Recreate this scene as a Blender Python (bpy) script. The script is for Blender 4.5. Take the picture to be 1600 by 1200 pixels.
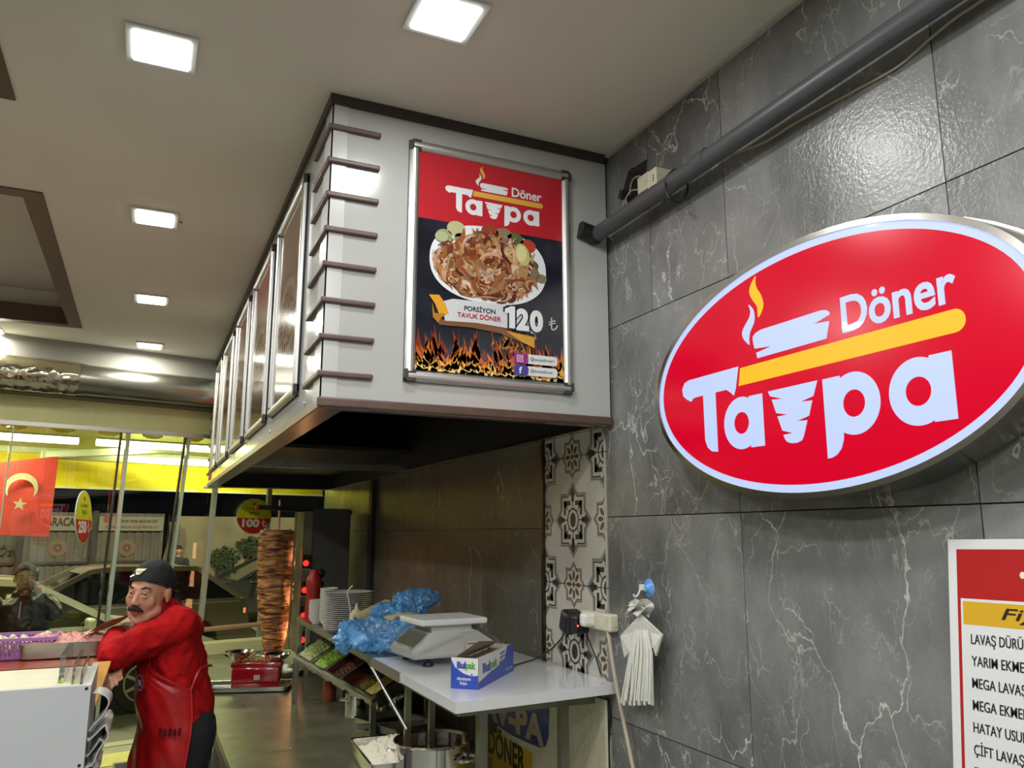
import bpy, bmesh, math, random
from mathutils import Vector, Matrix, noise
from mathutils.geometry import tessellate_polygon
for o in list(bpy.data.objects): bpy.data.objects.remove(o)
scn = bpy.context.scene
COL = scn.collection
PI = math.pi
random.seed(7)
# ------------------------------------------------ camera
EYE = Vector((0, 0, 1.70))
YAW, PITCH, ROLL, FPX = 0.428694371, 0.186847154, 0.001082987, 1242.13
_f = Vector((math.sin(YAW)*math.cos(PITCH), math.cos(YAW)*math.cos(PITCH), math.sin(PITCH)))
_r0 = Vector((math.cos(YAW), -math.sin(YAW), 0)); _u0 = _r0.cross(_f)
_r = _r0*math.cos(ROLL)+_u0*math.sin(ROLL); _u = -_r0*math.sin(ROLL)+_u0*math.cos(ROLL)
cd = bpy.data.cameras.new('camera'); cam = bpy.data.objects.new('camera', cd); COL.objects.link(cam)
m3 = Matrix((_r, _u, -_f)).transposed()
cam.matrix_world = Matrix.Translation(EYE) @ m3.to_4x4()
cd.sensor_width = 36; cd.lens = FPX/1600*36; cd.clip_start = .02; cd.clip_end = 200
scn.camera = cam
scn.view_settings.view_transform = 'Standard'; scn.view_settings.look = 'None'
scn.view_settings.gamma = 1; scn.view_settings.use_curve_mapping = False
scn.view_settings.exposure = 0.0
# ------------------------------------------------ world: night sky over the street
wd = bpy.data.worlds.new('night'); scn.world = wd; wd.use_nodes = True
wd.node_tree.nodes['Background'].inputs[0].default_value = (.10, .11, .13, 1)
wd.node_tree.nodes['Background'].inputs[1].default_value = .02
def lamp(name, kind, loc, power, color, size=.2, size_y=None, rot=(0, 0, 0), spread=None):
    l = bpy.data.lights.new(name, kind); o = bpy.data.objects.new(name, l); COL.objects.link(o)
    l.energy = power; l.color = color; o.location = loc; o.rotation_euler = rot
    if kind == 'AREA':
        l.size = size
        if size_y: l.shape = 'RECTANGLE'; l.size_y = size_y
        if spread: l.spread = spread
    else: l.shadow_soft_size = size
    return o
COOL = (.98, .98, .97)
PANELS = [(-.055, 2.21, 1), (-.055, 3.52, 1), (-.055, 4.83, 1), (-.055, 6.08, 1), (.61, 1.75, 1), (-1.03, 6.05, 1),
          (-1.35, 2.21, 0), (-1.35, 3.52, 0), (-1.35, 4.83, 0),
          (.61, .45, 0), (-.055, .9, 0), (-1.35, .9, 0), (.61, -.85, 0), (-.7, -.85, 0), (-.7, -2.1, 0), (.61, -2.1, 0)]
CEIL = 3.02
for x, y, v in PANELS: lamp('panel_lamp', 'AREA', (x, y, CEIL-.03), (17.0 if not v else (9.0 if y > 4 else 5.2)), (1, .99, .84) if y > 4 else COOL, .15)  # panels out of view are added and run stronger, as fill light
# two added fill lights high over the street; then the tube under the awning
lamp('street_fill_light', 'AREA', (-3.0, 13.5, 6.5), 1250, (1, .88, .60), 1.2, rot=(0, 0, 0))
lamp('street_fill_light', 'AREA', (4.0, 16.5, 6.5), 950, (1, .88, .60), 1.2, rot=(0, 0, 0))
for x_, y_ in ((-1.7, 8.05), (.35, 8.5)): lamp('awning_tube_light', 'AREA', (x_, y_, 2.56), 38, (1, 1, .62), 1.3, .05, rot=(math.radians(5), 0, math.radians(12.5)))
# ------------------------------------------------ pixel rays meeting real planes (calibrated camera)
def ray(px, py): return _f*FPX+_r*(px-800)-_u*(py-600)
def at(px, py, ax, val):
    d = ray(px, py); return EYE+d*((val-EYE[ax])/d[ax])
# ------------------------------------------------ materials
MATS = {}
def mat(name, col, rough=.5, metal=0, emit=None, es=1, bump=0, bscale=50, var=0, vscale=8, coat=0, spec=.5, trans=0, alpha=1, attr=False, sheen=0, sss=0):
    if name in MATS: return MATS[name]
    m = bpy.data.materials.new(name); m.use_nodes = True; nt = m.node_tree; b = nt.nodes['Principled BSDF']
    b.inputs['Base Color'].default_value = (*col, 1); b.inputs['Roughness'].default_value = rough; b.inputs['Metallic'].default_value = metal
    b.inputs['Specular IOR Level'].default_value = spec; b.inputs['Coat Weight'].default_value = coat
    b.inputs['Transmission Weight'].default_value = trans; b.inputs['Alpha'].default_value = alpha
    b.inputs['Sheen Weight'].default_value = sheen
    if emit: b.inputs['Emission Color'].default_value = (*emit, 1); b.inputs['Emission Strength'].default_value = es
    tc = nt.nodes.new('ShaderNodeNewGeometry')
    if attr:
        a = nt.nodes.new('ShaderNodeAttribute'); a.attribute_name = 'Col'; nt.links.new(a.outputs[0], b.inputs['Base Color'])
    elif var:
        n = nt.nodes.new('ShaderNodeTexNoise'); n.inputs['Scale'].default_value = vscale; n.inputs['Detail'].default_value = 6
        nt.links.new(tc.outputs['Position'], n.inputs['Vector'])
        mx = nt.nodes.new('ShaderNodeMix'); mx.data_type = 'RGBA'
        mx.inputs[6].default_value = (*[max(0, c*(1-var)) for c in col], 1); mx.inputs[7].default_value = (*[min(1, c*(1+var)) for c in col], 1)
        r = nt.nodes.new('ShaderNodeMapRange'); r.inputs[1].default_value = .3; r.inputs[2].default_value = .7
        nt.links.new(n.outputs[0], r.inputs[0]); nt.links.new(r.outputs[0], mx.inputs[0]); nt.links.new(mx.outputs[2], b.inputs['Base Color'])
    if bump:
        n = nt.nodes.new('ShaderNodeTexNoise'); n.inputs['Scale'].default_value = bscale; n.inputs['Detail'].default_value = 4
        nt.links.new(tc.outputs['Position'], n.inputs['Vector'])
        bp = nt.nodes.new('ShaderNodeBump'); bp.inputs['Strength'].default_value = bump; bp.inputs['Distance'].default_value = .01
        nt.links.new(n.outputs[0], bp.inputs['Height']); nt.links.new(bp.outputs[0], b.inputs['Normal'])
    MATS[name] = m; return m
def marble(name, dark, light, vein, rough=.28, vs=1.0, warm=None):
    m = bpy.data.materials.new(name); m.use_nodes = True; nt = m.node_tree; N = nt.nodes.new; L = nt.links.new; b = nt.nodes['Principled BSDF']
    g = N('ShaderNodeNewGeometry'); oi = N('ShaderNodeObjectInfo')
    sc = N('ShaderNodeVectorMath'); sc.operation = 'SCALE'; sc.inputs[0].default_value = (37, 19, 53); L(oi.outputs['Random'], sc.inputs['Scale'])
    ad = N('ShaderNodeVectorMath'); L(g.outputs['Position'], ad.inputs[0]); L(sc.outputs[0], ad.inputs[1])
    mp = N('ShaderNodeMapping'); mp.inputs['Rotation'].default_value = (.45, 0, 0); mp.inputs['Scale'].default_value = (1, 1, .62); L(ad.outputs[0], mp.inputs[0])
    n1 = N('ShaderNodeTexNoise'); n1.inputs['Scale'].default_value = 2.6*vs; n1.inputs['Detail'].default_value = 9; n1.inputs['Roughness'].default_value = .62; L(mp.outputs[0], n1.inputs['Vector'])
    ramp = N('ShaderNodeValToRGB'); ramp.color_ramp.elements[0].position = .32; ramp.color_ramp.elements[0].color = (*dark, 1)
    ramp.color_ramp.elements[1].position = .72; ramp.color_ramp.elements[1].color = (*light, 1); L(n1.outputs[0], ramp.inputs[0])
    # veins: borders of a distorted voronoi, kept only where a mask is high
    nd = N('ShaderNodeTexNoise'); nd.inputs['Scale'].default_value = 5*vs; nd.inputs['Detail'].default_value = 6; L(mp.outputs[0], nd.inputs['Vector'])
    sb = N('ShaderNodeVectorMath'); sb.operation = 'SUBTRACT'; sb.inputs[1].default_value = (.5, .5, .5); L(nd.outputs['Color'], sb.inputs[0])
    s2 = N('ShaderNodeVectorMath'); s2.operation = 'SCALE'; s2.inputs['Scale'].default_value = .42; L(sb.outputs[0], s2.inputs[0])
    a2 = N('ShaderNodeVectorMath'); L(mp.outputs[0], a2.inputs[0]); L(s2.outputs[0], a2.inputs[1])
    fac = None
    for scale, th, k, lo in ((3.3*vs, .010, .80, .46), (7.5*vs, .016, .45, .46), (15*vs, .02, .22, .46)):
        v = N('ShaderNodeTexVoronoi'); v.feature = 'DISTANCE_TO_EDGE'; v.inputs['Scale'].default_value = scale; L(a2.outputs[0], v.inputs['Vector'])
        r = N('ShaderNodeMapRange'); r.inputs[1].default_value = 0; r.inputs[2].default_value = th; r.inputs[3].default_value = k; r.inputs[4].default_value = 0; L(v.outputs['Distance'], r.inputs[0])
        nm = N('ShaderNodeTexNoise'); nm.inputs['Scale'].default_value = scale*.9; nm.inputs['Detail'].default_value = 2; L(ad.outputs[0], nm.inputs['Vector'])
        rm = N('ShaderNodeMapRange'); rm.inputs[1].default_value = lo; rm.inputs[2].default_value = lo+.16; L(nm.outputs[0], rm.inputs[0])
        mu = N('ShaderNodeMath'); mu.operation = 'MULTIPLY'; L(r.outputs[0], mu.inputs[0]); L(rm.outputs[0], mu.inputs[1])
        if fac is None: fac = mu.outputs[0]
        else:
            mm = N('ShaderNodeMath'); mm.operation = 'MAXIMUM'; L(fac, mm.inputs[0]); L(mu.outputs[0], mm.inputs[1]); fac = mm.outputs[0]
    mx = N('ShaderNodeMix'); mx.data_type = 'RGBA'; mx.inputs[7].default_value = (*vein, 1); L(fac, mx.inputs[0]); L(ramp.outputs[0], mx.inputs[6]); L(mx.outputs[2], b.inputs['Base Color'])
    b.inputs['Roughness'].default_value = rough
    nb = N('ShaderNodeTexNoise'); nb.inputs['Scale'].default_value = 120; nb.inputs['Detail'].default_value = 2; L(g.outputs['Position'], nb.inputs['Vector'])
    bp = N('ShaderNodeBump'); bp.inputs['Strength'].default_value = .12; bp.inputs['Distance'].default_value = .01; L(nb.outputs[0], bp.inputs['Height']); L(bp.outputs[0], b.inputs['Normal'])
    return m
def glassy(name, tint, refl=.9, rough=.02, opaque=0., base=None, bump=0, bscale=30):
    m = bpy.data.materials.new(name); m.use_nodes = True; nt = m.node_tree; nt.nodes.clear(); N = nt.nodes.new; L = nt.links.new
    o = N('ShaderNodeOutputMaterial'); t = N('ShaderNodeBsdfTransparent'); t.inputs[0].default_value = (*tint, 1)
    g = N('ShaderNodeBsdfGlossy'); g.inputs['Roughness'].default_value = rough; g.inputs[0].default_value = (refl, refl, refl, 1)
    fr = N('ShaderNodeFresnel'); fr.inputs[0].default_value = 1.5
    mx = N('ShaderNodeMixShader'); L(fr.outputs[0], mx.inputs[0]); src = t.outputs[0]
    if opaque:
        d = N('ShaderNodeBsdfPrincipled'); d.inputs['Base Color'].default_value = (*(base or tint), 1); d.inputs['Roughness'].default_value = .3
        m2 = N('ShaderNodeMixShader'); m2.inputs[0].default_value = opaque; L(t.outputs[0], m2.inputs[1]); L(d.outputs[0], m2.inputs[2]); src = m2.outputs[0]
    L(src, mx.inputs[1]); L(g.outputs[0], mx.inputs[2]); L(mx.outputs[0], o.inputs[0])
    if bump:
        n = N('ShaderNodeTexNoise'); n.inputs['Scale'].default_value = bscale; n.inputs['Detail'].default_value = 5
        bp = N('ShaderNodeBump'); bp.inputs['Strength'].default_value = bump; bp.inputs['Distance'].default_value = .02
        L(n.outputs[0], bp.inputs['Height']); L(bp.outputs[0], g.inputs['Normal']); L(bp.outputs[0], fr.inputs['Normal'])
    return m
M = dict(
 marble=marble('grey_marble', (.085, .087, .085), (.27, .272, .262), (.66, .66, .62), .25),
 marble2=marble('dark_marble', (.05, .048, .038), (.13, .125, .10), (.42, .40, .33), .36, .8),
 grout=mat('grout', (.06, .06, .058), .9),
 ceil=mat('ceiling_paint', (.70, .67, .60), .85, var=.04, vscale=1.5),
 brown=mat('brown_trim', (.095, .055, .042), .45, var=.15, vscale=30),
 dark=mat('dark_void', (.012, .012, .014), .6),
 white=mat('white_lacquer', (.46, .47, .45), .16, coat=.3),
 cream=mat('cream_glow_paint', (.76, .76, .36), .5, var=.06, vscale=4),  # header cream with the yellow-green bounce light painted into its colour
 alu=mat('aluminium', (.60, .60, .58), .42, 1),
 chrome=mat('chrome', (.75, .75, .75), .1, 1),
 steel=mat('stainless', (.42, .42, .38), .26, 1, var=.12, vscale=12, bump=.03, bscale=40),
 steel_d=mat('dull_stainless', (.24, .25, .17), .34, .75, var=.25, vscale=7, bump=.04, bscale=20),
 zinc=mat('zinc_duct', (.42, .42, .38), .3, 1, bump=.08, bscale=12),
 foil=mat('crumpled_foil', (.70, .66, .50), .18, 1),
 pipe=mat('grey_plastic', (.075, .078, .085), .38),
 black=mat('black_plastic', (.012, .012, .013), .4),
 bmetal=mat('black_metal', (.03, .03, .03), .45, .3, var=.3, vscale=10),
 cplastic=mat('cream_plastic', (.60, .57, .42), .4, var=.1, vscale=40),
 wplastic=mat('white_plastic', (.70, .71, .68), .35),
 lit=mat('lamp_diffuser', (.9, .9, .9), .5, emit=(.93, .97, 1.0), es=9),
 red_lit=mat('backlit_red', (.25, .0, .01), .20, emit=(.60, .0, .016), es=.72, coat=0, spec=.22),
 white_lit=mat('backlit_white', (.16, .18, .24), .32, emit=(.50, .62, .95), es=.80, coat=.1),
 yel_lit=mat('backlit_yellow', (.25, .14, .0), .32, emit=(.93, .50, .0), es=.80, coat=.1),
 prt=mat('printed', (1, 1, 1), .35, attr=True),
 prtg=mat('printed_gloss', (1, 1, 1), .16, attr=True, coat=.2),
 paper=mat('paper', (.75, .74, .68), .7, var=.03, vscale=20),
 red=mat('red_cotton', (.40, .004, .006), .85, var=.3, vscale=18, bump=.35, bscale=40, spec=.2),
 satin=mat('red_satin', (.40, .008, .01), .33, var=.2, vscale=9, bump=.35, bscale=14),
 trousers=mat('black_trousers', (.012, .012, .014), .85),
 cloth_b=mat('black_cloth', (.008, .008, .009), .8, bump=.3, bscale=90),
 skin=mat('skin', (.50, .25, .15), .5, var=.10, vscale=30, bump=.06, bscale=200),
 skin2=mat('skin_tan', (.45, .26, .15), .5, var=.08, vscale=30),
 hair=mat('black_hair', (.015, .011, .009), .6, bump=.6, bscale=300),
 eye=mat('eye_white', (.55, .52, .48), .2), iris=mat('iris', (.03, .018, .012), .15), lips=mat('lips', (.30, .09, .07), .45),
 jacket=mat('black_puffer', (.010, .011, .013), .42, bump=.35, bscale=22),
 blue_bag=mat('blue_polythene', (.10, .36, .72), .16, spec=.9, alpha=.72, bump=.5, bscale=55, coat=.6, var=.35, vscale=14),
 clear_wrap=glassy('clear_wrap', (.97, .97, .95), .9, .08, .04, (.8, .8, .75), .4, 60),
 glass=glassy('window_glass', (.93, .97, .93), .9, .01),
 glass_edge=mat('glass_edge', (.42, .50, .38), .15, .0, coat=.5), palepost=mat('pale_post', (.42, .44, .33), .35),
 rubber=mat('rubber', (.015, .02, .018), .6),
 wtop=mat('white_worktop', (.66, .67, .68), .14, coat=.3, var=.03, vscale=3),
 redgloss=mat('red_enamel', (.26, .004, .010), .15, coat=.8),
 redpl=mat('red_bottle', (.42, .02, .015), .4),
 ceramic=mat('white_ceramic', (.70, .68, .63), .15, coat=.4),
 ebottle=mat('cream_bottle', (.72, .66, .48), .45),
 purple=mat('purple_plastic', (.36, .16, .42), .35),
 wood=mat('red_brown_wood', (.30, .045, .012), .3, var=.45, vscale=30, coat=.3),
 yelwood=mat('orange_board', (.72, .33, .015), .4, var=.12, vscale=10),
 creamtop=mat('cream_board', (.68, .64, .47), .45, var=.05, vscale=12),
 fridge=mat('white_panel', (.52, .54, .56), .35, var=.03, vscale=3),
 asphalt=mat('asphalt', (.085, .085, .055), .75, var=.2, vscale=5, bump=.2, bscale=60),
 pave=mat('paving', (.20, .20, .15), .8, var=.15, vscale=10),
 tactile=mat('yellow_paving', (.42, .38, .10), .7, var=.15, vscale=20),
 floor=mat('floor_tile', (.24, .25, .20), .3, var=.1, vscale=4),
 wallp=mat('wall_paint', (.50, .48, .42), .8),
 fence=mat('fence_sheet', (.105, .095, .075), .6, var=.2, vscale=2, bump=.2, bscale=4),
 fence_d=mat('fence_post', (.035, .03, .022), .7),
 banner=mat('banner_cloth', (.24, .22, .17), .7, var=.1, vscale=3),
 stone=mat('stone_wall', (.22, .195, .12), .8, var=.25, vscale=1.5, bump=.4, bscale=5),
 leaf=mat('leaves', (.03, .05, .02), .7, var=.5, vscale=6),
 yellow=mat('yellow_awning', (.88, .70, .0), .6, var=.12, vscale=3),
 awn=mat('awning_underside', (.62, .62, .24), .6, var=.1, vscale=3),
 awn_arm=mat('awning_arm', (.66, .70, .45), .4),
 tube=mat('lit_tube', (.9, .9, .7), .4, emit=(1, 1, .50), es=6),
 flag=mat('flag_cloth', (.62, .045, .03), .7),
 flag_w=mat('flag_white', (.62, .58, .38), .7),
 carw=mat('car_silver', (.62, .62, .50), .3, .1, coat=.7), carg=mat('car_grey', (.045, .048, .048), .25, .5, coat=.7), cars=mat('car_champagne', (.26, .23, .18), .3, .3, coat=.7),
 carglass=mat('car_glass', (.008, .009, .009), .05, coat=1), tyre=mat('tyre', (.012, .012, .012), .8), rim=mat('alloy', (.45, .45, .42), .25, .9),
 tail=mat('tail_lamp', (.5, .05, .02), .3, emit=(1, .25, .1), es=1.5),
 glow=mat('gas_glow', (.5, .02, .01), .5, emit=(1, .03, .02), es=1.6),
 meat=None, rice=mat('rice', (.72, .68, .55), .6), soup=mat('red_brown_sauce', (.045, .010, .006), .12, coat=.5),
 lettuce=mat('lettuce', (.22, .36, .03), .5, var=.4, vscale=60), pickle=mat('pickle', (.30, .34, .12), .4, var=.35, vscale=70),
 redsal=mat('dark_red_salad', (.10, .018, .008), .4, var=.4, vscale=60), corn=mat('yellow_pepper', (.45, .36, .06), .4, var=.3, vscale=60),
 wrap=mat('flatbread', (.55, .44, .22), .7, var=.15, vscale=30), cloth=mat('grey_cloth', (.42, .42, .40), .8, bump=.3, bscale=40),
 suction=mat('blue_suction', (.14, .34, .75), .2, coat=.5), bagw=mat('white_polythene', (.66, .66, .60), .3, bump=.3, bscale=60),
 cable=mat('beige_cable', (.42, .38, .28), .5), cablek=mat('black_cable', (.012, .012, .012), .5),
 led=mat('red_led', (.5, 0, 0), .4, emit=(1, .05, .02), es=4),
 clay=mat('clay_jar', (.24, .05, .02), .4), onion=mat('pink_onion', (.62, .28, .24), .5, var=.3, vscale=50), hubm=mat('lcd', (.10, .12, .07), .15),
)
# ------------------------------------------------ object bookkeeping
WM = {}
def link(name, me, mats, parent=None, W=None, smooth=False, angle=.6):
    """me holds world coordinates; the object's own origin is moved to W (a Matrix)."""
    o = bpy.data.objects.new(name, me); COL.objects.link(o)
    if W is None: W = WM[parent] if parent else None
    if W is None:
        xs = [v.co for v in me.vertices]
        if xs: W = Matrix.Translation(((min(v.x for v in xs)+max(v.x for v in xs))/2, (min(v.y for v in xs)+max(v.y for v in xs))/2, min(v.z for v in xs)))
        else: W = Matrix()
    me.transform(W.inverted()); WM[o] = W
    if parent: o.parent = parent; o.matrix_basis = WM[parent].inverted() @ W
    else: o.matrix_basis = W
    for m in (mats if isinstance(mats, (list, tuple)) else [mats]): me.materials.append(m)
    if smooth:
        me.shade_smooth()
        try: me.set_sharp_from_angle(angle=angle)
        except Exception: pass
    return o
def tag(o, label=None, cat=None, group=None, kind=None):
    if label: o['label'] = label
    if cat: o['category'] = cat
    if group: o['group'] = group
    if kind: o['kind'] = kind
    return o
def empty(name, loc, label, cat, group=None):
    o = bpy.data.objects.new(name, None); COL.objects.link(o); o.location = loc; o.empty_display_size = .05
    WM[o] = Matrix.Translation(loc); return tag(o, label, cat, group)
def copy_tree(o, offset=None, label=None, top=True):
    c = o.copy(); COL.objects.link(c); WM[c] = WM[o].copy()
    if top and offset is not None: c.location = Vector(o.location)+Vector(offset); WM[c] = Matrix.Translation(offset) @ WM[o]
    if label: c['label'] = label
    for ch in list(o.children):
        k = copy_tree(ch, None, None, False); k.parent = c
    return c
class MB:
    def __init__(s): s.bm = bmesh.new()
    def _faces(s, r, mi):
        for f in r: f.material_index = mi
    def box(s, c, size, rot=None, bevel=0, mi=0):
        M_ = Matrix.Translation(c) @ ((rot.to_4x4() if isinstance(rot, Matrix) else Matrix.Rotation(rot, 4, 'Z')) if rot else Matrix()) @ Matrix.Diagonal((*size, 1))
        r = bmesh.ops.create_cube(s.bm, size=1, matrix=M_); vs = r['verts']
        fs = {f for v in vs for f in v.link_faces}; s._faces(fs, mi)
        if bevel: bmesh.ops.bevel(s.bm, geom=list({e for v in vs for e in v.link_edges}), offset=bevel, segments=2, affect='EDGES', profile=.5)
        return s
    def b2(s, lo, hi, **k):
        lo = Vector(lo); hi = Vector(hi); return s.box((lo+hi)/2, tuple(abs(hi[i]-lo[i]) for i in range(3)), **k)
    def bar(s, p0, p1, w, h=None, up=(0, 0, 1), bevel=0, mi=0):
        p0 = Vector(p0); p1 = Vector(p1); d = p1-p0; z = d.normalized(); x = Vector(up).cross(z)
        if x.length < 1e-4: x = Vector((1, 0, 0)).cross(z)
        x.normalize(); y = z.cross(x); R_ = Matrix((x, y, z)).transposed()
        return s.box((p0+p1)/2, (w, h or w, d.length), rot=R_, bevel=bevel, mi=mi)
    def cyl(s, p0, p1, r0, r1=None, n=20, mi=0, cap=True):
        p0 = Vector(p0); p1 = Vector(p1); d = p1-p0; r1 = r0 if r1 is None else r1
        q = d.to_track_quat('Z', 'Y').to_matrix().to_4x4(); M_ = Matrix.Translation((p0+p1)/2) @ q
        r = bmesh.ops.create_cone(s.bm, cap_ends=cap, segments=n, radius1=max(r0, 1e-5), radius2=max(r1, 1e-5), depth=d.length, matrix=M_)
        s._faces({f for v in r['verts'] for f in v.link_faces}, mi); return s
    def ball(s, c, r, sub=2, mi=0, rot=None):
        r = (r, r, r) if isinstance(r, (int, float)) else r
        M_ = Matrix.Translation(c) @ (rot.to_4x4() if rot else Matrix()) @ Matrix.Diagonal((*r, 1))
        q = bmesh.ops.create_icosphere(s.bm, subdivisions=sub, radius=1, matrix=M_)
        s._faces({f for v in q['verts'] for f in v.link_faces}, mi); return s
    def lathe(s, prof, c=(0, 0, 0), n=32, mi=0, axis=None, closed=False):
        R_ = Vector(axis).to_track_quat('Z', 'Y').to_matrix() if axis else Matrix.Identity(3)
        rings = []
        for r, z in prof:
            if r < 1e-6: rings.append([s.bm.verts.new(Vector(c)+R_ @ Vector((0, 0, z)))])
            else: rings.append([s.bm.verts.new(Vector(c)+R_ @ Vector((r*math.cos(2*PI*i/n), r*math.sin(2*PI*i/n), z))) for i in range(n)])
        for a, b in zip(rings, rings[1:]):
            for i in range(n):
                j = (i+1) % n
                q = [a[i], a[j], b[j], b[i]] if len(a) > 1 and len(b) > 1 else ([a[0], b[j], b[i]] if len(a) == 1 else [a[i], a[j], b[0]])
                try: s.bm.faces.new(q).material_index = mi
                except ValueError: pass
        return s
    def tube(s, pts, r, n=8, mi=0):
        pts = [Vector(p) for p in pts]; rings = []; rr = r if isinstance(r, (list, tuple)) else [r]*len(pts); up = Vector((.13, .27, .95))
        for i, p in enumerate(pts):
            t = (pts[min(i+1, len(pts)-1)]-pts[max(i-1, 0)]).normalized(); x = up.cross(t)
            if x.length < 1e-3: x = Vector((1, 0, 0)).cross(t)
            x.normalize(); y = t.cross(x); up = y
            rings.append([s.bm.verts.new(p+(x*math.cos(2*PI*k/n)+y*math.sin(2*PI*k/n))*rr[i]) for k in range(n)])
        for a, b in zip(rings, rings[1:]):
            for k in range(n): s.bm.faces.new([a[k], a[(k+1) % n], b[(k+1) % n], b[k]]).material_index = mi
        for q in (rings[0][::-1], rings[-1]): s.bm.faces.new(q).material_index = mi
        return s
    def poly(s, pts, mi=0):
        vs = [s.bm.verts.new(p) for p in pts]; f = s.bm.faces.new(vs); f.material_index = mi; return s
    def prism(s, pts, vec, mi=0):
        a = [s.bm.verts.new(p) for p in pts]; b = [s.bm.verts.new(Vector(p)+Vector(vec)) for p in pts]; n = len(a)
        for f in [s.bm.faces.new(a), s.bm.faces.new(b[::-1])]+[s.bm.faces.new([a[i], b[i], b[(i+1) % n], a[(i+1) % n]]) for i in range(n)]: f.material_index = mi
        return s
    def grid(s, fn, nu, nv, mi=0, flip=False):
        g = [[s.bm.verts.new(fn(i/nu, j/nv)) for j in range(nv+1)] for i in range(nu+1)]
        for i in range(nu):
            for j in range(nv):
                q = [g[i][j], g[i+1][j], g[i+1][j+1], g[i][j+1]]
                s.bm.faces.new(q[::-1] if flip else q).material_index = mi
        return s
    def mesh(s, name):
        bmesh.ops.recalc_face_normals(s.bm, faces=s.bm.faces[:])
        me = bpy.data.meshes.new(name); s.bm.to_mesh(me); s.bm.free(); return me
    def build(s, name, mats, parent=None, smooth=False, W=None, kind=None):
        o = link(name, s.mesh(name), mats, parent, W, smooth)
        if kind: o['kind'] = kind
        return o
    def thing(s, name, mats, label, cat, group=None, smooth=False):
        return tag(s.build(name, mats, None, smooth), label, cat, group)
def smoothed(pts, k=4, closed=True):
    out = []; n = len(pts); P_ = [Vector((*p, 0)) if len(p) == 2 else Vector(p) for p in pts]
    for i in range(n if closed else n-1):
        a, b, c, d = (P_[(i-1) % n], P_[i], P_[(i+1) % n], P_[(i+2) % n]) if closed else (P_[max(i-1, 0)], P_[i], P_[i+1], P_[min(i+2, n-1)])
        for j in range(k):
            t = j/k; q = .5*((2*b)+(c-a)*t+(2*a-5*b+4*c-d)*t*t+(3*b-a-3*c+d)*t**3); out.append(q if len(pts[0]) == 3 else (q.x, q.y))
    if not closed: out.append(P_[-1] if len(pts[0]) == 3 else tuple(P_[-1][:2]))
    return out
def noisy(bm_obj, amp, scale, seed=0, axis=None):
    me = bm_obj.data
    for v in me.vertices:
        p = v.co*scale+Vector((seed, seed*.7, 3.1*seed)); d = noise.noise_vector(p)+.5*noise.noise_vector(p*2.3)
        v.co += (d*amp if axis is None else Vector((d.x*amp*axis[0], d.y*amp*axis[1], d.z*amp*axis[2])))
# flat frames: origin, u, v, normal
class FR:
    def __init__(s, o, u, v): s.o = Vector(o); s.u = Vector(u).normalized(); s.v = Vector(v).normalized(); s.n = s.u.cross(s.v)
    def __call__(s, a, b, c=0): return s.o+s.u*a+s.v*b+s.n*c
def wallfr(x, y, z): return FR((x, y, z), (0, -1, 0), (0, 0, 1))
def frontfr(x, y, z): return FR((x, y, z), (1, 0, 0), (0, 0, 1))
# curve outlines and text become flat or thin meshes
def _curve_mesh(cu, ext):
    cu.extrude = ext/2; o = bpy.data.objects.new('tmp', cu); COL.objects.link(o)
    dg = bpy.context.evaluated_depsgraph_get(); dg.update(); me = bpy.data.meshes.new_from_object(o.evaluated_get(dg)); bpy.data.objects.remove(o); return me
def shape_me(loops, ext=.001):
    cu = bpy.data.curves.new('c', 'CURVE'); cu.dimensions = '2D'; cu.fill_mode = 'BOTH'
    for L in loops:
        sp = cu.splines.new('POLY'); sp.points.add(len(L)-1)
        for p, q in zip(sp.points, L): p.co = (q[0], q[1], 0, 1)
        sp.use_cyclic_u = True
    return _curve_mesh(cu, ext)
def text_me(body, w=None, h=None, bold=0., ext=.001, shear=0, space=1, align='LEFT', cap=False):
    cu = bpy.data.curves.new('t', 'FONT'); cu.body = body; cu.size = 1; cu.offset = bold; cu.shear = shear; cu.space_character = space; cu.align_x = align; cu.resolution_u = 4
    me = _curve_mesh(cu, .002); xs = [v.co.x for v in me.vertices]; ys = [v.co.y for v in me.vertices]
    x0, x1, y0, y1 = min(xs), max(xs), min(ys), max(ys)
    sy = h/(y1-y0) if h else w/(x1-x0); sx = w/(x1-x0) if w else sy
    if cap: sy = h/.73; y0 = 0
    for v in me.vertices: v.co = Vector(((v.co.x-x0)*sx, (v.co.y-y0)*sy, v.co.z*ext/.002))
    return me
def put(me, fr, a=0, b=0, c=0, rot=0, s=1):
    R2 = Matrix.Rotation(rot, 3, 'Z')
    for v in me.vertices:
        q = R2 @ (v.co*s if s != 1 else v.co); v.co = fr(a+q.x, b+q.y, c+v.co.z)
    return me
def join(mes, name='m'):
    bm = bmesh.new()
    for m in mes: bm.from_mesh(m)
    me = bpy.data.meshes.new(name); bm.to_mesh(me); bm.free(); return me
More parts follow.
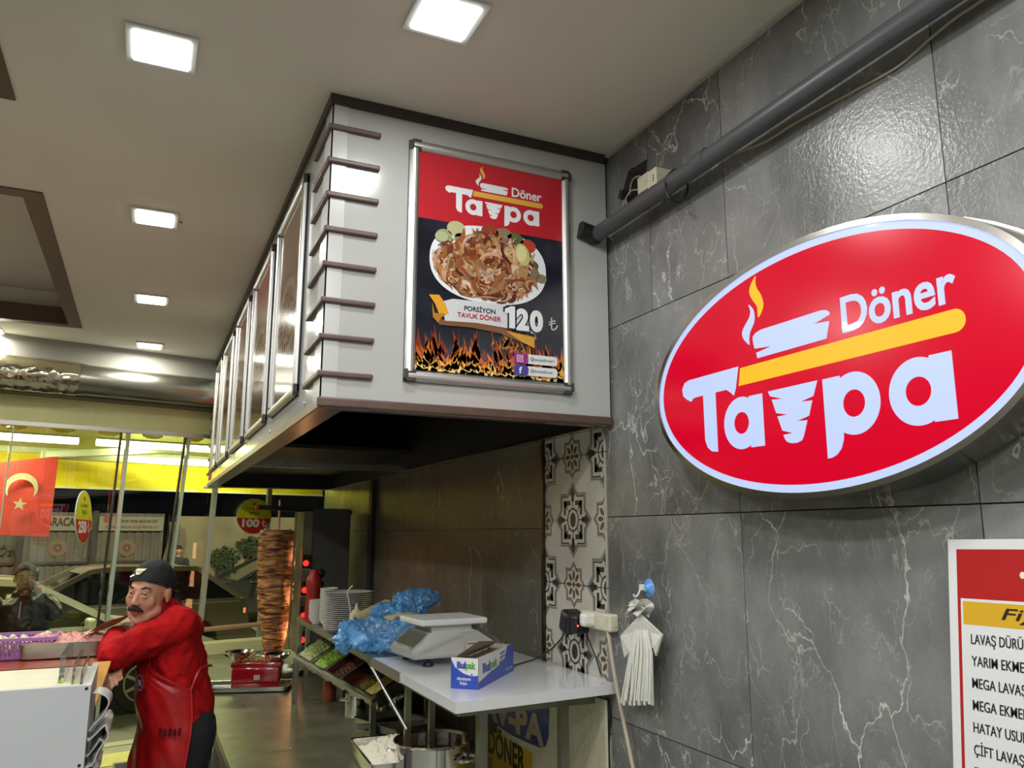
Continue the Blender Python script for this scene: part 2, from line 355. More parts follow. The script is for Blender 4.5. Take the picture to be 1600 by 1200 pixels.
class PR:
    """flat print: coloured shapes on a frame, one layer above the other (0.25 mm steps), one mesh with a colour per face"""
    def __init__(s, fr): s.fr = fr; s.V = []; s.F = []; s.C = []
    def poly(s, pts, col, layer=1, hole=None):
        loops = [[Vector((p[0], p[1], 0)) for p in pts]]+([[Vector((p[0], p[1], 0)) for p in hole]] if hole else [])
        tris = tessellate_polygon(loops); flat = [p for l in loops for p in l]; b = len(s.V)
        s.V += [s.fr(p.x, p.y, layer*.00025) for p in flat]
        for t in tris: s.F.append([b+i for i in t]); s.C.append(col)
        return s
    def ell(s, cx, cy, rx, ry, col, layer=1, n=36, rot=0):
        return s.poly([(cx+rx*math.cos(t)*math.cos(rot)-ry*math.sin(t)*math.sin(rot), cy+rx*math.cos(t)*math.sin(rot)+ry*math.sin(t)*math.cos(rot)) for t in [2*PI*i/n for i in range(n)]], col, layer)
    def rect(s, x0, y0, x1, y1, col, layer=1): return s.poly([(x0, y0), (x1, y0), (x1, y1), (x0, y1)], col, layer)
    def line(s, pts, w, col, layer=1):
        for (x0, y0), (x1, y1) in zip(pts, pts[1:]):
            d = math.hypot(x1-x0, y1-y0) or 1; nx, ny = -(y1-y0)/d*w/2, (x1-x0)/d*w/2
            s.poly([(x0+nx, y0+ny), (x0-nx, y0-ny), (x1-nx, y1-ny), (x1+nx, y1+ny)], col, layer)
        return s
    def text(s, body, x, y, w, h, col, layer=2, **k):
        me = text_me(body, w, h, **k); b = len(s.V); top = {}
        for f in me.polygons:
            if abs(f.normal.z) > .5 and f.center.z > 0:
                idx = []
                for i in f.vertices:
                    if i not in top: top[i] = len(s.V); v = me.vertices[i].co; s.V.append(s.fr(x+v.x, y+v.y, layer*.00025))
                    idx.append(top[i])
                s.F.append(idx); s.C.append(col)
        return s
    def build(s, name, parent, m=None, W=None):
        me = bpy.data.meshes.new(name); me.from_pydata([tuple(v) for v in s.V], [], s.F)
        ca = me.color_attributes.new('Col', 'FLOAT_COLOR', 'CORNER')
        for p, c in zip(me.polygons, s.C):
            for li in p.loop_indices: ca.data[li].color = (*c, 1)
        n = s.fr.n; bm = bmesh.new(); bm.from_mesh(me)
        bad = [f for f in bm.faces if f.normal.dot(n) < 0]; bmesh.ops.reverse_faces(bm, faces=bad); bm.to_mesh(me); bm.free()
        return link(name, me, m or M['prt'], parent, W)
# continuous organic surfaces: overlapping tapered limbs fused by a voxel remesh
def blob(prims, voxel=.008, smooth=6, name='body'):
    b = MB()
    for p in prims:
        if p[0] == 'c':
            _, p0, r0, p1, r1 = p; b.cyl(p0, p1, r0, r1, n=20); b.ball(p0, r0, 2); b.ball(p1, r1, 2)
        elif p[0] == 'e': b.ball(p[1], p[2], 3, rot=p[3] if len(p) > 3 else None)
        elif p[0] == 'chain':
            pts, rs = p[1], p[2]
            for i in range(len(pts)-1):
                b.cyl(pts[i], pts[i+1], rs[i], rs[i+1], n=18); b.ball(pts[i], rs[i], 2)
            b.ball(pts[-1], rs[-1], 2)
        elif p[0] == 'loft':   # rings: (center, rx, ry, rz-rotation)
            rings = []
            for c, rx, ry, a in p[1]:
                rings.append([b.bm.verts.new(Vector(c)+Vector((rx*math.cos(t)*math.cos(a)-ry*math.sin(t)*math.sin(a), rx*math.cos(t)*math.sin(a)+ry*math.sin(t)*math.cos(a), 0))) for t in [2*PI*k/24 for k in range(24)]])
            for q, w in zip(rings, rings[1:]):
                for k in range(24): b.bm.faces.new([q[k], q[(k+1) % 24], w[(k+1) % 24], w[k]])
            b.bm.faces.new(rings[0][::-1]); b.bm.faces.new(rings[-1])
    me = b.mesh(name); o = bpy.data.objects.new('tmp', me); COL.objects.link(o)
    md = o.modifiers.new('r', 'REMESH'); md.mode = 'VOXEL'; md.voxel_size = voxel; md.use_smooth_shade = True
    if smooth: ms = o.modifiers.new('s', 'SMOOTH'); ms.iterations = smooth; ms.factor = .5
    dg = bpy.context.evaluated_depsgraph_get(); dg.update(); out = bpy.data.meshes.new_from_object(o.evaluated_get(dg)); bpy.data.objects.remove(o)
    out.shade_smooth(); return out
def crumple(me, amp, scale, seed=0, oct=3, keep=None):
    nor = [v.normal.copy() for v in me.vertices]
    for v, n in zip(me.vertices, nor):
        p = v.co*scale+Vector((seed, -seed, 2*seed)); a = noise.ridged_multi_fractal(p, .8, 2.1, oct, 1.0, 2.0, noise_basis='PERLIN_ORIGINAL')-1.0
        v.co += n*a*amp*(keep(v.co) if keep else 1)
# ------------------------------------------------ facade frame: the shopfront and the street run 12.6 degrees off square
TH = math.radians(12.55); FE = Vector((math.cos(TH), math.sin(TH), 0)); FN = Vector((-math.sin(TH), math.cos(TH), 0)); FO = Vector((0, 6.65, 0))
def F(s, z, d=0): return FO+FE*s+FN*d+Vector((0, 0, z))
RF = Matrix.Rotation(TH, 3, 'Z')
def atF(px, py, d=0):
    r = ray(px, py); t = (d-FN.dot(EYE-FO))/FN.dot(r); p = EYE+r*t; return (FE.dot(p-FO), p.z)
def fbox(mb, s0, s1, z0, z1, d0, d1, **k):
    mb.box(F((s0+s1)/2, (z0+z1)/2, (d0+d1)/2), (abs(s1-s0), abs(d1-d0), abs(z1-z0)), rot=RF, **k); return mb
WX = 1.397
# ------------------------------------------------ setting
yF = lambda x: 6.65+math.tan(TH)*x
c = MB()
def slab(pts, z0=CEIL, z1=CEIL+.08): c.prism([(x, y, z0) for x, y in pts], (0, 0, z1-z0))
XT0, XT1 = -2.5, -.46
slab([(XT1, -3.4), (1.6, -3.4), (1.6, yF(1.6)), (XT1, yF(XT1))])
slab([(-4.2, -3.4), (XT0, -3.4), (XT0, yF(XT0)), (-4.2, yF(-4.2))])
TR = [(3.434, 5.733), (.386, 2.686), (-2.66, -.36)]
ys = [yF(-1.5)]+[v for t in TR for v in (t[1], t[0])]+[-3.4]
slab([(XT0, 5.733), (XT1, 5.733), (XT1, yF(XT1)), (XT0, yF(XT0))])
slab([(XT0, 2.686), (XT1, 2.686), (XT1, 3.434), (XT0, 3.434)]); slab([(XT0, -.36), (XT1, -.36), (XT1, .386), (XT0, .386)]); slab([(XT0, -3.4), (XT1, -3.4), (XT1, -2.66), (XT0, -2.66)])
for y0, y1 in TR:      # recessed trays: upper board and cream sides
    c.b2((XT0-.05, y0-.05, CEIL+.22), (XT1+.05, y1+.05, CEIL+.27))
    for lo, hi in (((XT0-.02, y0-.02, CEIL+.08), (XT0, y1+.02, CEIL+.22)), ((XT1, y0-.02, CEIL+.08), (XT1+.02, y1+.02, CEIL+.22)), ((XT0, y0-.02, CEIL+.08), (XT1, y0, CEIL+.22)), ((XT0, y1, CEIL+.08), (XT1, y1+.02, CEIL+.22))): c.b2(lo, hi)
ceil = c.build('ceiling', M['ceil'], kind='structure')
for i, (y0, y1) in enumerate(TR):
    t = MB(); w = .075; z0 = CEIL-.006; z1 = CEIL+.004
    t.b2((XT1-w, y0, z0), (XT1, y1, z1)); t.b2((XT0, y0, z0), (XT0+w, y1, z1)); t.b2((XT0+w, y0, z0), (XT1-w, y0+w, z1)); t.b2((XT0+w, y1-w, z0), (XT1-w, y1, z1))
    t.b2((XT1-w, y0+w, z1), (XT1-w+.01, y1-w, z1+.10)); t.b2((XT0+w-.01, y0+w, z1), (XT0+w, y1-w, z1+.10)); t.b2((XT0+w, y0+w-.01, z1), (XT1-w, y0+w, z1+.10)); t.b2((XT0+w, y1-w, z1), (XT1-w, y1-w+.01, z1+.10))
    t.build('trim_%d' % (i+1), M['brown'], kind='structure')
MB().prism([(-4.2, -3.4, -.1), (1.6, -3.4, -.1), (1.6, yF(1.6)+.15, -.1), (-4.2, yF(-4.2)+.15, -.1)], (0, 0, .1)).build('floor', M['floor'], kind='structure')
MB().b2((-4.3, -3.4, 0), (-4.2, 6.2, 3.1)).build('wall_left', M['wallp'], kind='structure')
MB().b2((-4.2, -3.5, 0), (1.6, -3.4, 3.1)).build('wall_back', M['wallp'], kind='structure')
wr = MB().b2((WX+.012, -3.4, 0), (WX+.2, yF(1.5), 3.1)).build('wall_right', M['grout'], kind='structure')
ZJ = [0, .508, 1.132, 1.756, 2.388, 3.02]
J = .0015
def tile(y0, y1, z0, z1, m, name='tile', x0=WX):
    return MB().b2((x0, y0+J, z0+J), (WX+.013, y1-J, z1-J)).build(name, m, wr)
k = -6
while k < 2:
    y0 = .985+.655*k; y1 = y0+.655
    for a, b in zip(ZJ, ZJ[1:]):
        if k == 1 and b == 3.02: tile(y0, 2.0, a, b, M['marble']); tile(2.0, y1, a, b, M['marble'])
        else: tile(y0, y1, a, b, M['marble'])
    k += 1
for a, b in ((0, .62), (.62, 1.722), (1.722, 3.02)):
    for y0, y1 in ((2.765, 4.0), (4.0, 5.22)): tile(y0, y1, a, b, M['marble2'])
for a, b in ((0, 1.722), (1.722, 3.02)): tile(5.30, 6.9, a, b, M['steel_d'], 'steel_panel')
MB().b2((WX-.03, 5.22, .81), (WX+.013, 5.30, 3.02)).build('steel_post', M['bmetal'], wr)
MB().b2((WX-.010, 2.750, 1.24), (WX+.013, 2.765, 2.06)).build('edge_profile', mat('edge_strip', (.10, .085, .05), .3, 1), wr)
# patterned cement tiles, 45 cm, print as thin inlay clipped to each tile
PD = (.035, .035, .035); PB = (.12, .075, .03); PG = (.22, .21, .19); PC = (.52, .50, .43)
def clip(poly, x0, x1, y0, y1):
    for ax, lim, sg in ((0, x0, 1), (0, x1, -1), (1, y0, 1), (1, y1, -1)):
        out = []
        for i in range(len(poly)):
            p, q = poly[i-1], poly[i]; a = (p[ax]-lim)*sg; b_ = (q[ax]-lim)*sg
            if a*b_ < 0: t = a/(a-b_); out.append((p[0]+(q[0]-p[0])*t, p[1]+(q[1]-p[1])*t))
            if b_ >= 0: out.append(q)
        poly = out
        if len(poly) < 3: return None
    return poly
def star(R_, n=8, r=.77):
    # square cross with eight points
    P_ = []
    a = R_*.70; pts = [(0, R_), (.28*R_, a), (a, a), (a, .28*R_)]
    for q in range(4):
        for x, y in pts:
            for _ in range(q): x, y = y, -x
            P_.append((x, y))
    return P_
def medallion(add, cx, cy, R_, big=True):
    def outline(r, w, col, lay):
        o = star(r); i = star(r-w)
        for k in range(len(o)):
            k2 = (k+1) % len(o); add([(cx+o[k][0], cy+o[k][1]), (cx+o[k2][0], cy+o[k2][1]), (cx+i[k2][0], cy+i[k2][1]), (cx+i[k][0], cy+i[k][1])], col, lay)
    outline(R_, .010, PG, 1)
    if big:
        outline(R_*.90, .007, PD, 1)
        a = R_*.50; w = .016
        for sx in (1, -1):
            for sy in (1, -1):
                x, y = cx+sx*a, cy+sy*a
                add([(x, y), (x-sx*.75*a, y), (x-sx*.75*a, y-sy*w), (x, y-sy*w)], PD, 2); add([(x, y), (x, y-sy*.75*a), (x-sx*w, y-sy*.75*a), (x-sx*w, y)], PD, 2)
        for q in range(4):
            dx, dy = ((0, 1), (1, 0), (0, -1), (-1, 0))[q]; r0 = R_*.68; x, y = cx+dx*r0, cy+dy*r0
            add([(x+.018*dy, y+.018*dx), (x+.022*dx, y+.022*dy), (x-.018*dy, y-.018*dx), (x-.022*dx, y-.022*dy)], PD, 2)
        n = 28
        for k in range(n):
            t0, t1 = 2*PI*k/n, 2*PI*(k+1)/n
            add([(cx+.042*math.cos(t0), cy+.042*math.sin(t0)), (cx+.042*math.cos(t1), cy+.042*math.sin(t1)), (cx+.036*math.cos(t1), cy+.036*math.sin(t1)), (cx+.036*math.cos(t0), cy+.036*math.sin(t0))], PD, 2)
        add([(cx+.020*math.cos(2*PI*k/14), cy+.026*math.sin(2*PI*k/14)) for k in range(14)], PD, 2)
        for k in range(8):
            t = PI/4*k; cs, sn = math.cos(t), math.sin(t)
            add([(cx+.040*cs-.002*sn, cy+.040*sn+.002*cs), (cx+.040*cs+.002*sn, cy+.040*sn-.002*cs), (cx+.068*cs+.002*sn, cy+.068*sn-.002*cs), (cx+.068*cs-.002*sn, cy+.068*sn+.002*cs)], PD, 2)
            add([(cx+.072*cs+.010*math.cos(2*PI*j/10), cy+.072*sn+.010*math.sin(2*PI*j/10)) for j in range(10)], PD, 2)
    else:
        outline(R_*.86, .004, PD, 1)
        for k in range(8):
            t = PI/4*k; cs, sn = math.cos(t), math.sin(t); r0 = .033
            add([(cx+(r0+.017*math.cos(2*PI*j/10))*cs-.0085*math.sin(2*PI*j/10)*sn, cy+(r0+.017*math.cos(2*PI*j/10))*sn+.0085*math.sin(2*PI*j/10)*cs) for j in range(10)], PB, 2)
        add([(cx+.010*math.cos(2*PI*k/10), cy+.010*math.sin(2*PI*k/10)) for k in range(10)], PB, 2)
for z0, z1 in ((.626, 1.076), (1.076, 1.526), (1.526, 1.976), (1.976, 2.426)):
    y0, y1 = 2.310, 2.750
    tl = tile(y0, y1, z0, z1, mat('cement_tile', PC, .4, var=.06, vscale=10), 'patterned_tile')
    if z0 < .7 or z0 > 2: pass
    fr = wallfr(WX-.0004, (y0+y1)/2, (z0+z1)/2); pr = PR(fr); hw, hh = (y1-y0)/2-J, (z1-z0)/2-J
    def add(p, col, lay):
        q = clip(p, -hw, hw, -hh, hh)
        if q: pr.poly(q, col, lay)
    medallion(add, 0, 0, .135)
    for sx in (1, -1):
        for sy in (1, -1): medallion(add, sx*.225, sy*.225, .135)
    for dx, dy in ((0, 1), (0, -1), (1, 0), (-1, 0)): medallion(add, dx*.225, dy*.225, .082, False)
    pr.build('tile_pattern', tl)
# caulk line between ceiling and wall
MB().b2((WX-.014, -3.4, CEIL-.012), (WX+.01, 2.24, CEIL)).build('trim_4', mat('caulk', (.5, .47, .42), .8), kind='structure')
# ------------------------------------------------ shopfront: header, panes, glass edges
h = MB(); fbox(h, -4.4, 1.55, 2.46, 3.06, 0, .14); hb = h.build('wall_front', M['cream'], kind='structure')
fbox(MB(), -4.4, 1.5, 2.445, 2.475, -.025, .0).build('trim_5', M['alu'], kind='structure')
fbox(MB(), -4.4, 1.55, 2.86, 3.02, -.32, 0).build('trim_6', mat('grey_band', (.30, .29, .26), .6), kind='structure')
fbox(MB(), -4.4, 1.55, 2.66, 2.72, -.14, 0).build('trim_7', mat('dark_band', (.14, .13, .10), .6), kind='structure')
def post(name, top, bot, w, m, d0=-.012, d1=.03, zb=0.0):
    """upright standing in the facade plane; the door leaves hang slightly out of plumb, as photographed"""
    s0, z0 = atF(*top); s1, z1 = atF(*bot); k = (s1-s0)/(z1-z0); s1 = s0+k*(zb-z0); z1 = zb
    a, b = F(s0, min(z0, 2.455), (d0+d1)/2), F(s1, z1, (d0+d1)/2); up = FN
    return MB().bar(b, a, w, d1-d0, up=FE.cross(Vector((0, 0, 1))) if False else FE.cross((a-b).normalized())*-1).build(name, m, kind='structure') if False else MB().prism([F(s1-w/2, z1, d0), F(s1+w/2, z1, d0), F(s1+w/2, z1, d1), F(s1-w/2, z1, d1)], F(s0, min(z0, 2.455), 0)-F(s1, z1, 0)).build(name, m, kind='structure')
PO = [((22, 661), (-2, 830), .010, 'glass_edge'), ((190, 675), (152, 985), .010, 'rubber'), ((201, 676), (166, 985), .026, 'glass_edge'),
      ((290, 684), (258, 905), .011, 'rubber'), ((296, 684), (266, 905), .022, 'glass_edge'), ((345, 690), (309, 1010), .035, 'palepost'), ((427, 690), (405, 1000), .035, 'palepost'), ((12, 915), (-4, 1000), .035, 'alu')]
for i, (t, b, w, m) in enumerate(PO[:7]): post('trim_%d' % (8+i), t, b, w, M[m])
edges = [-4.3, -2.4]+[sorted((atF(*t)[0], atF(*b)[0]))[0] for t, b, w, m in (PO[0], PO[1], PO[3], PO[5], PO[6])]+[1.5]
for i in range(len(edges)-1):
    g = MB(); fbox(g, edges[i]+.004, edges[i+1]-.004, .02, 2.455, .004, .012) ; w_ = g.build('window_%d' % (i+1), M['glass'], kind='structure')
fbox(MB(), -.05, 1.5, 0, .10, -.02, .05).build('trim_15', M['alu'], kind='structure')
# ------------------------------------------------ ceiling panels
def panel(x, y, lab):
    e = empty('ceiling_light', (x, y, CEIL), lab, 'ceiling light', 'square ceiling lights')
    MB().b2((x-.092, y-.092, CEIL-.008), (x+.092, y+.092, CEIL-.0005), bevel=.003).build('frame', M['wplastic'], e)
    MB().b2((x-.072, y-.072, CEIL-.014), (x+.072, y+.072, CEIL-.007), bevel=.003).build('diffuser', M['lit'], e)
    return e
LBL = ['large square ceiling light at upper left of the photo, nearest in the long row', 'second square ceiling light of the row, with a small hole beside it', 'third square ceiling light of the row toward the shopfront', 'farthest small square ceiling light just above the silver duct',
       'square ceiling light at the top centre, in front of the white hood', 'ceiling light at the far left edge below the brown framed recess']
for (x, y, v), i in zip(PANELS, range(99)):
    panel(x, y, LBL[i] if i < 6 else 'square ceiling light outside the picture, %s, %s' % ('left of the tray recesses' if x < -1 else 'above and behind the camera', ('nearest', 'second', 'third', 'fourth', 'fifth', 'sixth', 'seventh', 'eighth', 'ninth', 'tenth')[i-6]+' of those unseen'))
MB().lathe([(0, 0), (.008, 0), (.006, .002)], at(283, 347, 2, CEIL)-Vector((0, 0, .002)), 12).thing('ceiling_plug', M['black'], 'tiny dark plug in the ceiling beside the second light', 'plug')
# ------------------------------------------------ silver duct along the shopfront
du = empty('air_duct', F(-1.5, 2.80, -.28), 'round galvanised air duct running under the ceiling above the shopfront', 'duct')
zc, dc, rd = 2.775, -.26, .112
MB().cyl(F(-4.3, zc, dc), F(.40, zc, dc), rd, n=40, cap=True).build('duct_pipe', M['zinc'], du, smooth=True)
for s in (-2.6, -.55): MB().cyl(F(s-.015, zc, dc), F(s+.015, zc, dc), rd+.004, n=40).build('seam_collar', M['zinc'], du, smooth=True)
g = MB()
def fo(u, v):
    t = 2*PI*u; s = -1.5+.93*v; r = rd+.006
    r += .010*noise.turbulence(Vector((math.cos(t)*2.2, math.sin(t)*2.2, s*14)), 4, True, noise_basis='PERLIN_ORIGINAL')
    return F(s, zc+r*math.sin(t), dc+r*math.cos(t))
g.grid(fo, 72, 90); g.build('foil_sleeve', M['foil'], du, smooth=True)['label'] = 'crumpled aluminium foil wrapped round the duct'
# ------------------------------------------------ extractor hood
HX, HY, HB, HE = .430, 2.250, 2.061, 6.60
hd = empty('extractor_hood', (HX, HY, HB), 'long white extractor hood with brown trim hanging from the ceiling over the counter', 'extractor hood')
MB().b2((HX, HY, HB), (WX-.008, HY+.02, CEIL-.03)).build('front_panel', M['white'], hd)
MB().b2((HX, HY+.02, HB), (HX+.02, HE, CEIL-.03)).build('side_panel', M['white'], hd)
MB().b2((HX-.003, HY-.003, HB+.02), (HX+.045, HY+.001, CEIL-.03)).b2((HX-.003, HY-.003, HB+.02), (HX+.001, HY+.10, CEIL-.03)).build('corner_profile', mat('grey_white', (.50, .51, .49), .25), hd)
MB().b2((HX-.012, HY-.012, CEIL-.032), (WX-.008, HY+.02, CEIL-.002)).b2((HX-.012, HY+.02, CEIL-.032), (HX+.02, HE, CEIL-.002)).build('top_trim', mat('dark_trim', (.035, .025, .022), .4), hd)
MB().b2((HX-.010, HY-.012, HB-.006), (WX-.004, HY+.004, HB+.022), bevel=.005).build('bottom_rail', M['brown'], hd)
MB().b2((HX-.006, HY+.004, HB-.006), (HX+.004, HE, HB+.018)).build('side_rail', mat('tan_rail', (.30, .24, .17), .35), hd)
rim = MB(); rim.b2((HX, HY, HB-.008), (WX-.01, HY+.045, HB-.001)).b2((HX, HY+.045, HB-.008), (HX+.07, HE, HB-.001)).b2((WX-.05, HY+.045, HB-.008), (WX-.008, HE, HB-.001)).b2((HX+.07, HE-.05, HB-.008), (WX-.05, HE, HB-.001))
rim.build('lower_rim', M['steel'], hd)
MB().b2((HX+.07, 4.36, HB-.012), (WX-.05, 4.41, HB+.02)).build('cross_bar', M['steel'], hd)
ln = MB()   # dark inner liner, open below
ln.b2((HX+.022, HY+.022, HB), (HX+.03, HE, CEIL-.35)).b2((WX-.03, HY+.022, HB), (WX-.012, HE, CEIL-.35)).b2((HX+.022, HY+.022, HB), (WX-.012, HY+.03, CEIL-.35)).b2((HX+.022, HE-.02, HB), (WX-.012, HE, CEIL-.03)).b2((HX+.022, HY+.022, CEIL-.36), (WX-.012, HE, CEIL-.34))
ln.b2((HX+.05, 4.40, HB+.10), (WX-.04, HE-.04, HB+.12))
ln.build('inner_liner', mat('dark_liner_metal', (.035, .035, .035), .5, .4), hd)
for i in range(8):
    z = 2.912-.1088*i
    s = MB().bar((HX-.012, HY-.006, z), (.577, HY-.006, z), .018, .016, bevel=.004).bar((HX-.006, HY-.014, z), (HX-.006, HY+.235, z), .016, .018, bevel=.004)
    s.build('slat', M['brown'], hd)
    if i > 1:
        MB().bar((HX-.006, HE-.22, z), (HX-.006, HE, z), .016, .018, bevel=.004).build('slat', M['brown'], hd)
for y, z in ((3.25, 2.1), (2.5, 2.1)): MB().lathe([(0, .004), (.006, .003), (.007, 0)], (HX, y, z), 10, axis=(-1, 0, 0)).build('screw', M['steel'], hd)
MB().lathe([(0, .004), (.006, .003), (.007, 0)], at(921, 652, 1, HY), 10, axis=(0, -1, 0)).build('screw', M['wplastic'], hd)
MB().tube([(HX+.0, HE+.01, HB), (HX-.02, HE-.05, HB-.01), (HX+.04, HE-.12, HB-.012), (HX+.08, HE-.2, HB-.01)], .012, 6).build('tape', M['wplastic'], hd, smooth=True)
# ------------------------------------------------ logo outlines (metres on the oval sign, origin at its centre)
def arc(cx, cy, rx, ry, a0, a1, n=30): return [(cx+rx*math.cos(math.radians(a0+(a1-a0)*i/n)), cy+ry*math.sin(math.radians(a0+(a1-a0)*i/n))) for i in range(n+1)]
LOGO = dict(
 flame_y=smoothed([(-.127, .246), (-.145, .229), (-.151, .211), (-.141, .189), (-.127, .169), (-.126, .143), (-.114, .152), (-.106, .167), (-.107, .18), (-.113, .197), (-.124, .214), (-.129, .230)], 3),
 flame_w=smoothed([(-.157, .182), (-.151, .164), (-.157, .149), (-.172, .135), (-.184, .12), (-.182, .105), (-.172, .092), (-.161, .083), (-.161, .096), (-.156, .114), (-.142, .132), (-.138, .148), (-.14, .163), (-.148, .175)], 3),
 slab=[(-.144, .070), (-.148, .087), (-.148, .1), (-.138, .107), (-.12, .111), (.068, .110), (.082, .107), (.090, .101), (.091, .095), (.06, .088), (.028, .082), (.046, .085), (.088, .081), (.077, .045), (-.136, .045), (-.139, .059), (-.116, .061), (-.087, .064)],
 bar=[(-.198, .0325), (.372, .0325)]+arc(.373, .011, .0215, .0215, 90, -90, 14)+[(.372, -.0105), (-.207, -.0105)],
 cone=[(-.108, -.040), (.043, -.040), (.029, -.072), (-.009, -.079), (.025, -.081), (.013, -.113), (-.023, -.12), (.007, -.122), (-.006, -.155), (-.012, -.164), (-.027, -.168), (-.045, -.167), (-.056, -.163), (-.062, -.157), (-.067, -.146), (-.038, -.145), (-.069, -.136), (-.082, -.102), (-.05, -.102), (-.085, -.094), (-.097, -.061), (-.064, -.064), (-.102, -.052)],
 p_stem=[(.058, -.041), (.105, -.041), (.105, -.16)]+[(.103, -.175), (.096, -.192), (.083, -.204), (.070, -.209), (.058, -.210)],
 a_stem=[(.315, -.041), (.361, -.041), (.361, -.165), (.315, -.165)], sa_stem=[(-.173, -.041), (-.127, -.041), (-.127, -.164), (-.173, -.164)],
 T=[(-.205, .038), (-.400, .038), (-.420, .034), (-.432, .017), (-.428, -.001), (-.414, -.012), (-.395, -.021), (-.388, -.014), (-.376, -.012), (-.253, -.012), (-.240, -.020), (-.226, -.031), (-.218, -.014)],
 T_stem=[(-.344, -.012), (-.295, -.012), (-.295, -.163), (-.318, -.160), (-.335, -.148), (-.343, -.128)])
RINGS = dict(p=(.136, -.1035, .0645, .028), a=(.286, -.1035, .0645, .0275), sa=(-.2035, -.1015, .0635, .0265))
def logo_me(keys, s, ext):
    out = []
    for kx in keys:
        if kx in RINGS:
            cx, cy, r0, r1 = RINGS[kx]; out.append(shape_me([[(q[0]*s, q[1]*s) for q in arc(cx, cy, r0, r0, 0, 354, 59)], [(q[0]*s, q[1]*s) for q in arc(cx, cy, r1, r1, 0, 350, 35)]], ext))
        else: out.append(shape_me([[(q[0]*s, q[1]*s) for q in LOGO[kx]]], ext))
    return out
WHITE_KEYS = ['flame_w', 'slab', 'cone', 'p_stem', 'a_stem', 'sa_stem', 'T', 'T_stem', 'p', 'a', 'sa']
# ------------------------------------------------ oval backlit sign
SX = 1.300; sg = empty('oval_sign', (WX, 1.2995, 2.0668), 'large backlit red oval sign with white lettering on the marble wall', 'sign')
fr = wallfr(SX, 1.2995, 2.0668)
def ell(a, b, n=120): return [(a*math.cos(2*PI*i/n), b*math.sin(2*PI*i/n)) for i in range(n)]
body = MB(); pr_ = []
for (a, dep) in ((.552, -.001), (.552, -.085)): pr_.append([body.bm.verts.new(fr(a*math.cos(t), (a-.262)*math.sin(t), dep)) for t in [2*PI*i/120 for i in range(120)]])
for i in range(120): j = (i+1) % 120; body.bm.faces.new([pr_[0][i], pr_[0][j], pr_[1][j], pr_[1][i]])
body.bm.faces.new(pr_[0]); body.bm.faces.new(pr_[1])
body.build('sign_case', mat('brushed_rim', (.38, .36, .32), .22, 1), sg, smooth=True)
rimm = put(shape_me([ell(.552, .290), ell(.538, .2775)], .006), fr, 0, 0, .002); link('sign_rim', rimm, MATS['brushed_rim'], sg)
link('white_border', put(shape_me([ell(.5385, .278), ell(.520, .260)], .002), fr, 0, 0, .001), M['white_lit'], sg)
link('red_face', put(shape_me([ell(.5202, .2602)], .002), fr, 0, 0, .001), M['red_lit'], sg)
link('lettering', join([put(m, fr, 0, 0, .0025+(.0006 if 'stem' in kk else 0)) for kk, m in zip(WHITE_KEYS, logo_me(WHITE_KEYS, 1, .001))]), M['white_lit'], sg)
link('yellow_bar', put(logo_me(['bar'], 1, .001)[0], fr, 0, 0, .0025), M['yel_lit'], sg); link('flame', put(logo_me(['flame_y'], 1, .001)[0], fr, 0, 0, .0025), M['yel_lit'], sg)
link('small_lettering', put(text_me('Döner', .262, .078, bold=.022, ext=.001), fr, .121, .045, .0025), M['white_lit'], sg)
cb = MB(); cb.tube([at(1505, 343, 0, 1.36), at(1550, 350, 0, 1.38), at(1590, 361, 0, 1.385), at(1640, 380, 0, 1.385)], .006, 8); cb.thing('sign_cable', M['wplastic'], 'white cable leaving the top of the oval sign to the right', 'cable', smooth=True)
# ------------------------------------------------ grey pipe and its wiring on the wall
PX = 1.335
p0 = at(930, 368, 0, PX); p0.y = 2.235; pz = 2.752; sl = (at(1480, -8, 0, PX).z-p0.z)/(at(1480, -8, 0, PX).y-p0.y)
pA = Vector((PX, 2.236, p0.z)); pB = Vector((PX, -1.2, p0.z+sl*(-1.2-2.236)))
pp = empty('wall_pipe', pA, 'dark grey plastic pipe crossing the marble wall below the ceiling', 'pipe')
MB().cyl(pA, pB, .0265, n=28).build('pipe_run', M['pipe'], pp, smooth=True)
MB().ball(pA+Vector((-.005, 0, 0)), .034, 3).cyl(pA+Vector((0, .0, 0)), pA+Vector((-.06, .0, .012)), .030, n=20).build('elbow', M['black'], pp, smooth=True)
for px, py in ((1100, 250),): 
    q = at(px, py, 0, PX); MB().cyl(q+Vector((0, .02, 0)), q-Vector((0, .02, 0)), .0285, n=28).build('sleeve', M['pipe'], pp, smooth=True)
ring = [at(1040, 285, 0, 1.31), at(1041, 300, 0, 1.30), at(1048, 312, 0, 1.31), at(1060, 317, 0, 1.36), at(1071, 306, 0, 1.375), at(1074, 285, 0, 1.38), at(1060, 265, 0, 1.36), at(1045, 272, 0, 1.32)]
MB().tube(smoothed([tuple(v) for v in ring]+[tuple(ring[0])], 4, False), .0035, 6).thing('cable_loop', M['cablek'], 'black cable loop tied round the grey pipe', 'cable', smooth=True)
cpt = [(1070, 262), (1130, 246), (1200, 222), (1235, 198), (1270, 178), (1330, 150), (1400, 108), (1440, 82), (1475, 45), (1530, 5), (1600, -45)]
cpt = [at(x-5, y-3, 0, 1.392) for x, y in [(1145, 246), (1200, 225), (1240, 200), (1285, 175), (1340, 145), (1390, 118), (1420, 98), (1460, 62), (1500, 30), (1545, 0), (1600, -40)]]
MB().tube(smoothed([tuple(v) for v in cpt], 4, False), .0032, 6).thing('wall_cable', M['cable'], 'thin beige cable sagging along the marble wall below the grey pipe', 'cable', smooth=True)
jb = empty('junction_box', at(1010, 290, 0, WX), 'cream junction boxes above the left end of the grey pipe', 'junction box')
